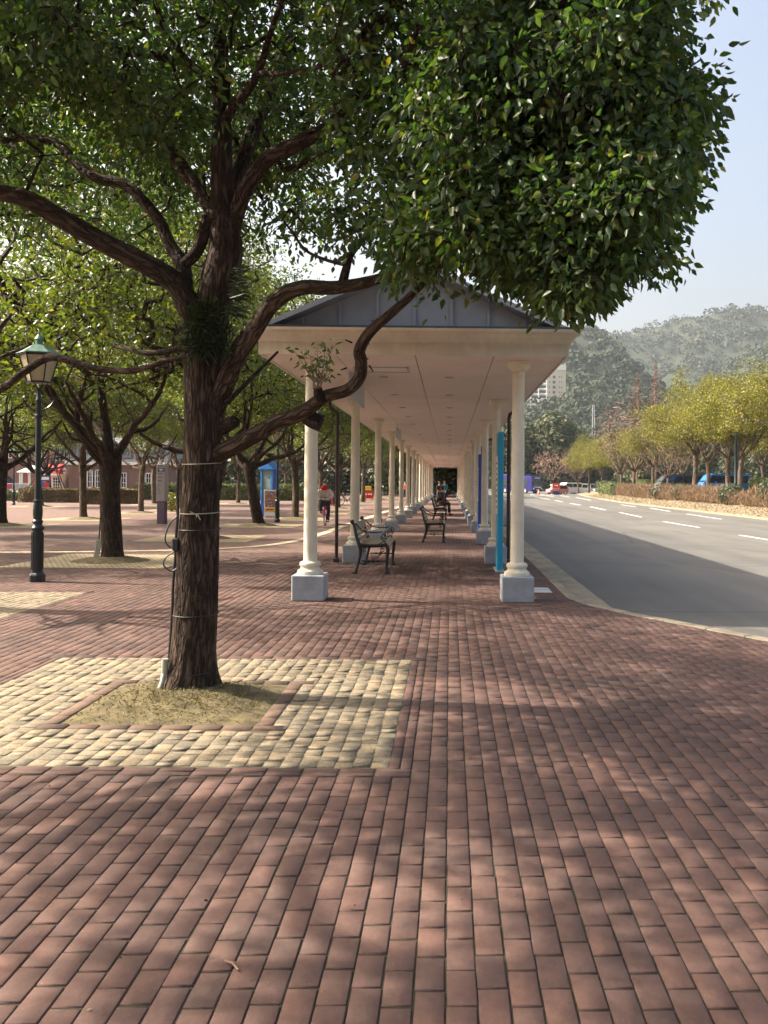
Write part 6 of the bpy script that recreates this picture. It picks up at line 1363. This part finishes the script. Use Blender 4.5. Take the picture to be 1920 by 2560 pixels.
for i in range(nf):
    z = 3+i*3.0
    if z < 22: continue
    MB().box((-LB/2, .8, z), (LB, 1.7, .22)).build('balcony_slab', 'tower_white', lb)
    MB().box((-LB/2, .0, z+.55), (LB, .08, .5)).build('balcony_rail', 'tower_white', lb)
    MB().box((-LB/2, 1.55, z+1.5), (LB-.5, .06, 1.9)).build('balcony_window', 'window_grey', lb)
    wn_ = MB().box((w*.36, -.06 if z+1 > 36.5 else -.3, z+1.2), (1.5, .12, 1.7)).build('window', 'window_grey', t); MB().box((w*.36, -.12 if z+1 > 36.5 else -.36, z+.25), (1.6, .2, .25)).build('sill', 'tower_white', wn_)
    for fx in (.13, .66, .78): MB().box((w*fx, -.04 if z+1 > 36.5 else -.28, z+1.3), (.5, .1, .8)).build('small_window', 'window_grey', t)
for k in range(8): MB().box((-k*LB/7*.98-.3, .3, (topz-6)/2+8), (.7, 1.4, topz-22)).build('pier', 'tower_white', lb)
# transmission mast
Ym = 430.; x = gx(1482, Ym); zt = P(1482, 1012, Ym).z; t = thing('lattice_mast', 'thin white lattice mast with cross arms before the dark slope', 'mast', (x, Ym, 0))
for sx, sy in ((-1, -1), (1, -1), (1, 1), (-1, 1)): MB().tube([(sx*1.1, sy*1.1, 0), (sx*.35, sy*.35, zt)], .07, 4).build('leg', 'tower_grey', t)
for i, z in enumerate(np.linspace(4, zt-1, 12)):
    s_ = 1.1-.75*z/zt; MB().tube([(-s_, -s_, z), (s_, -s_, z+2.2)], .035, 3).build('brace', 'tower_grey', t); MB().tube([(s_, -s_, z), (-s_, -s_, z+2.2)], .035, 3).build('brace', 'tower_grey', t)
for z, wd in ((zt-.6, 2.4), (zt-2.8, 3.0), (zt-5.0, 3.0)): MB().box((0, 0, z), (wd, .2, .15)).build('cross_arm', 'tower_grey', t)
# hills
def hill(name, ridge, D, depth, front, mat_ground, ntree, rad, seed, exp=1.0, x_ext=None, per=46):
    global rng
    keep = rng; rng = np.random.default_rng(seed)
    rx = [(px-CX)/F+.0063 for px, _ in ridge]; rz_ = [P(px, py, D).z for px, py in ridge]
    def top(a): return np.interp(a, rx, rz_)
    na, nr = 90, 40; A = np.linspace(rx[0], rx[-1], na); S = np.linspace(0, 1.35, nr)
    def height(a, s):                                # s=0 foot, 1 ridge
        z = top(a)*np.where(s <= 1, np.clip(s, 0, 1)**exp, 1-(s-1)*.6)
        return z
    Am, Sm = np.meshgrid(A, S); Yy = D-front+(front)*Sm; Zz = height(Am, Sm); Xx = Am*D*(Yy/D)**.3
    for i in range(nr):
        for j in range(na):
            k = min(1, Sm[i, j]*2)*max(0, min(1, (1.0-Sm[i, j])*2.2)); Zz[i, j] += k*front*.085*(mnoise.noise(Vector((Xx[i, j]*.009, Yy[i, j]*.009, seed)))+.5*mnoise.noise(Vector((Xx[i, j]*.03, Yy[i, j]*.03, seed))))
    Zz[0] = -1
    idx = np.arange(na*nr).reshape(nr, na); Fq = np.stack([idx[:-1, :-1], idx[:-1, 1:], idx[1:, 1:], idx[1:, :-1]], -1).reshape(-1, 4)
    root = link(name, np_mesh(name, np.c_[Xx.ravel(), Yy.ravel(), Zz.ravel()], [Fq], mat_ground, True), kind='structure')
    i = rng.uniform(1, nr*1.0/1.35*1.06, ntree); j = rng.uniform(0, na-1.01, ntree); i0, j0 = np.minimum(i.astype(int), nr-2), j.astype(int); fi, fj = (i-i0)[:, None], (j-j0)[:, None]
    Q = np.stack([Xx, Yy, Zz], -1); C = Q[i0, j0]*(1-fi)*(1-fj)+Q[i0+1, j0]*fi*(1-fj)+Q[i0, j0+1]*(1-fi)*fj+Q[i0+1, j0+1]*fi*fj
    r = rad*rng.uniform(.55, 1.25, ntree)*np.where(rng.random(ntree) < .1, 1.35, 1); Rd = np.c_[r, r, r*rng.uniform(.7, 1.15, ntree)]; C[:, 2] += r*.35
    V, Fq = crowns(C, Rd, per, r*.205); link('hill_wood', np_mesh('hill_wood', V, Fq, 'hill_wood'), root, kind='stuff'); rng = keep
hill('hill', [(300, 1130), (900, 1010), (1250, 890), (1400, 832), (1450, 826), (1485, 832), (1515, 855), (1545, 895), (1590, 925), (1640, 975), (1720, 1050), (1900, 1150), (2300, 1205)], 760, 200, 360, 'hill_soil', 4200, 5.5, 5, .8, per=42)
hill('hill', [(700, 1120), (1200, 930), (1400, 850), (1500, 846), (1560, 838), (1620, 822), (1700, 800), (1780, 784), (1850, 776), (1920, 778), (2050, 790), (2400, 880), (3000, 1050)], 1250, 300, 520, 'hill_soil', 5000, 8.0, 6, .9, per=28)
hill('hill', [(1450, 1160), (1560, 1120), (1640, 1050), (1720, 985), (1800, 930), (1870, 890), (1920, 872), (2000, 845), (2200, 830), (2600, 900), (3000, 1050)], 900, 200, 330, 'hill_soil', 3200, 6.5, 8, .8, per=34)
# thin haze over everything
hz = MB().box((0, 1100, 199), (4400, 2900, 400)).build('haze', 'white_paint', None); hz['kind'] = 'stuff'
hm_ = bpy.data.materials.new('haze'); hm_.use_nodes = True; nt = hm_.node_tree; nt.nodes.clear(); out = nt.nodes.new('ShaderNodeOutputMaterial'); pvn = nt.nodes.new('ShaderNodeVolumePrincipled')
pvn.inputs['Color'].default_value = (.82, .90, 1.0, 1); pvn.inputs['Density'].default_value = .00017; pvn.inputs['Anisotropy'].default_value = .3
nt.links.new(pvn.outputs[0], out.inputs['Volume']); hz.data.materials.clear(); hz.data.materials.append(hm_)
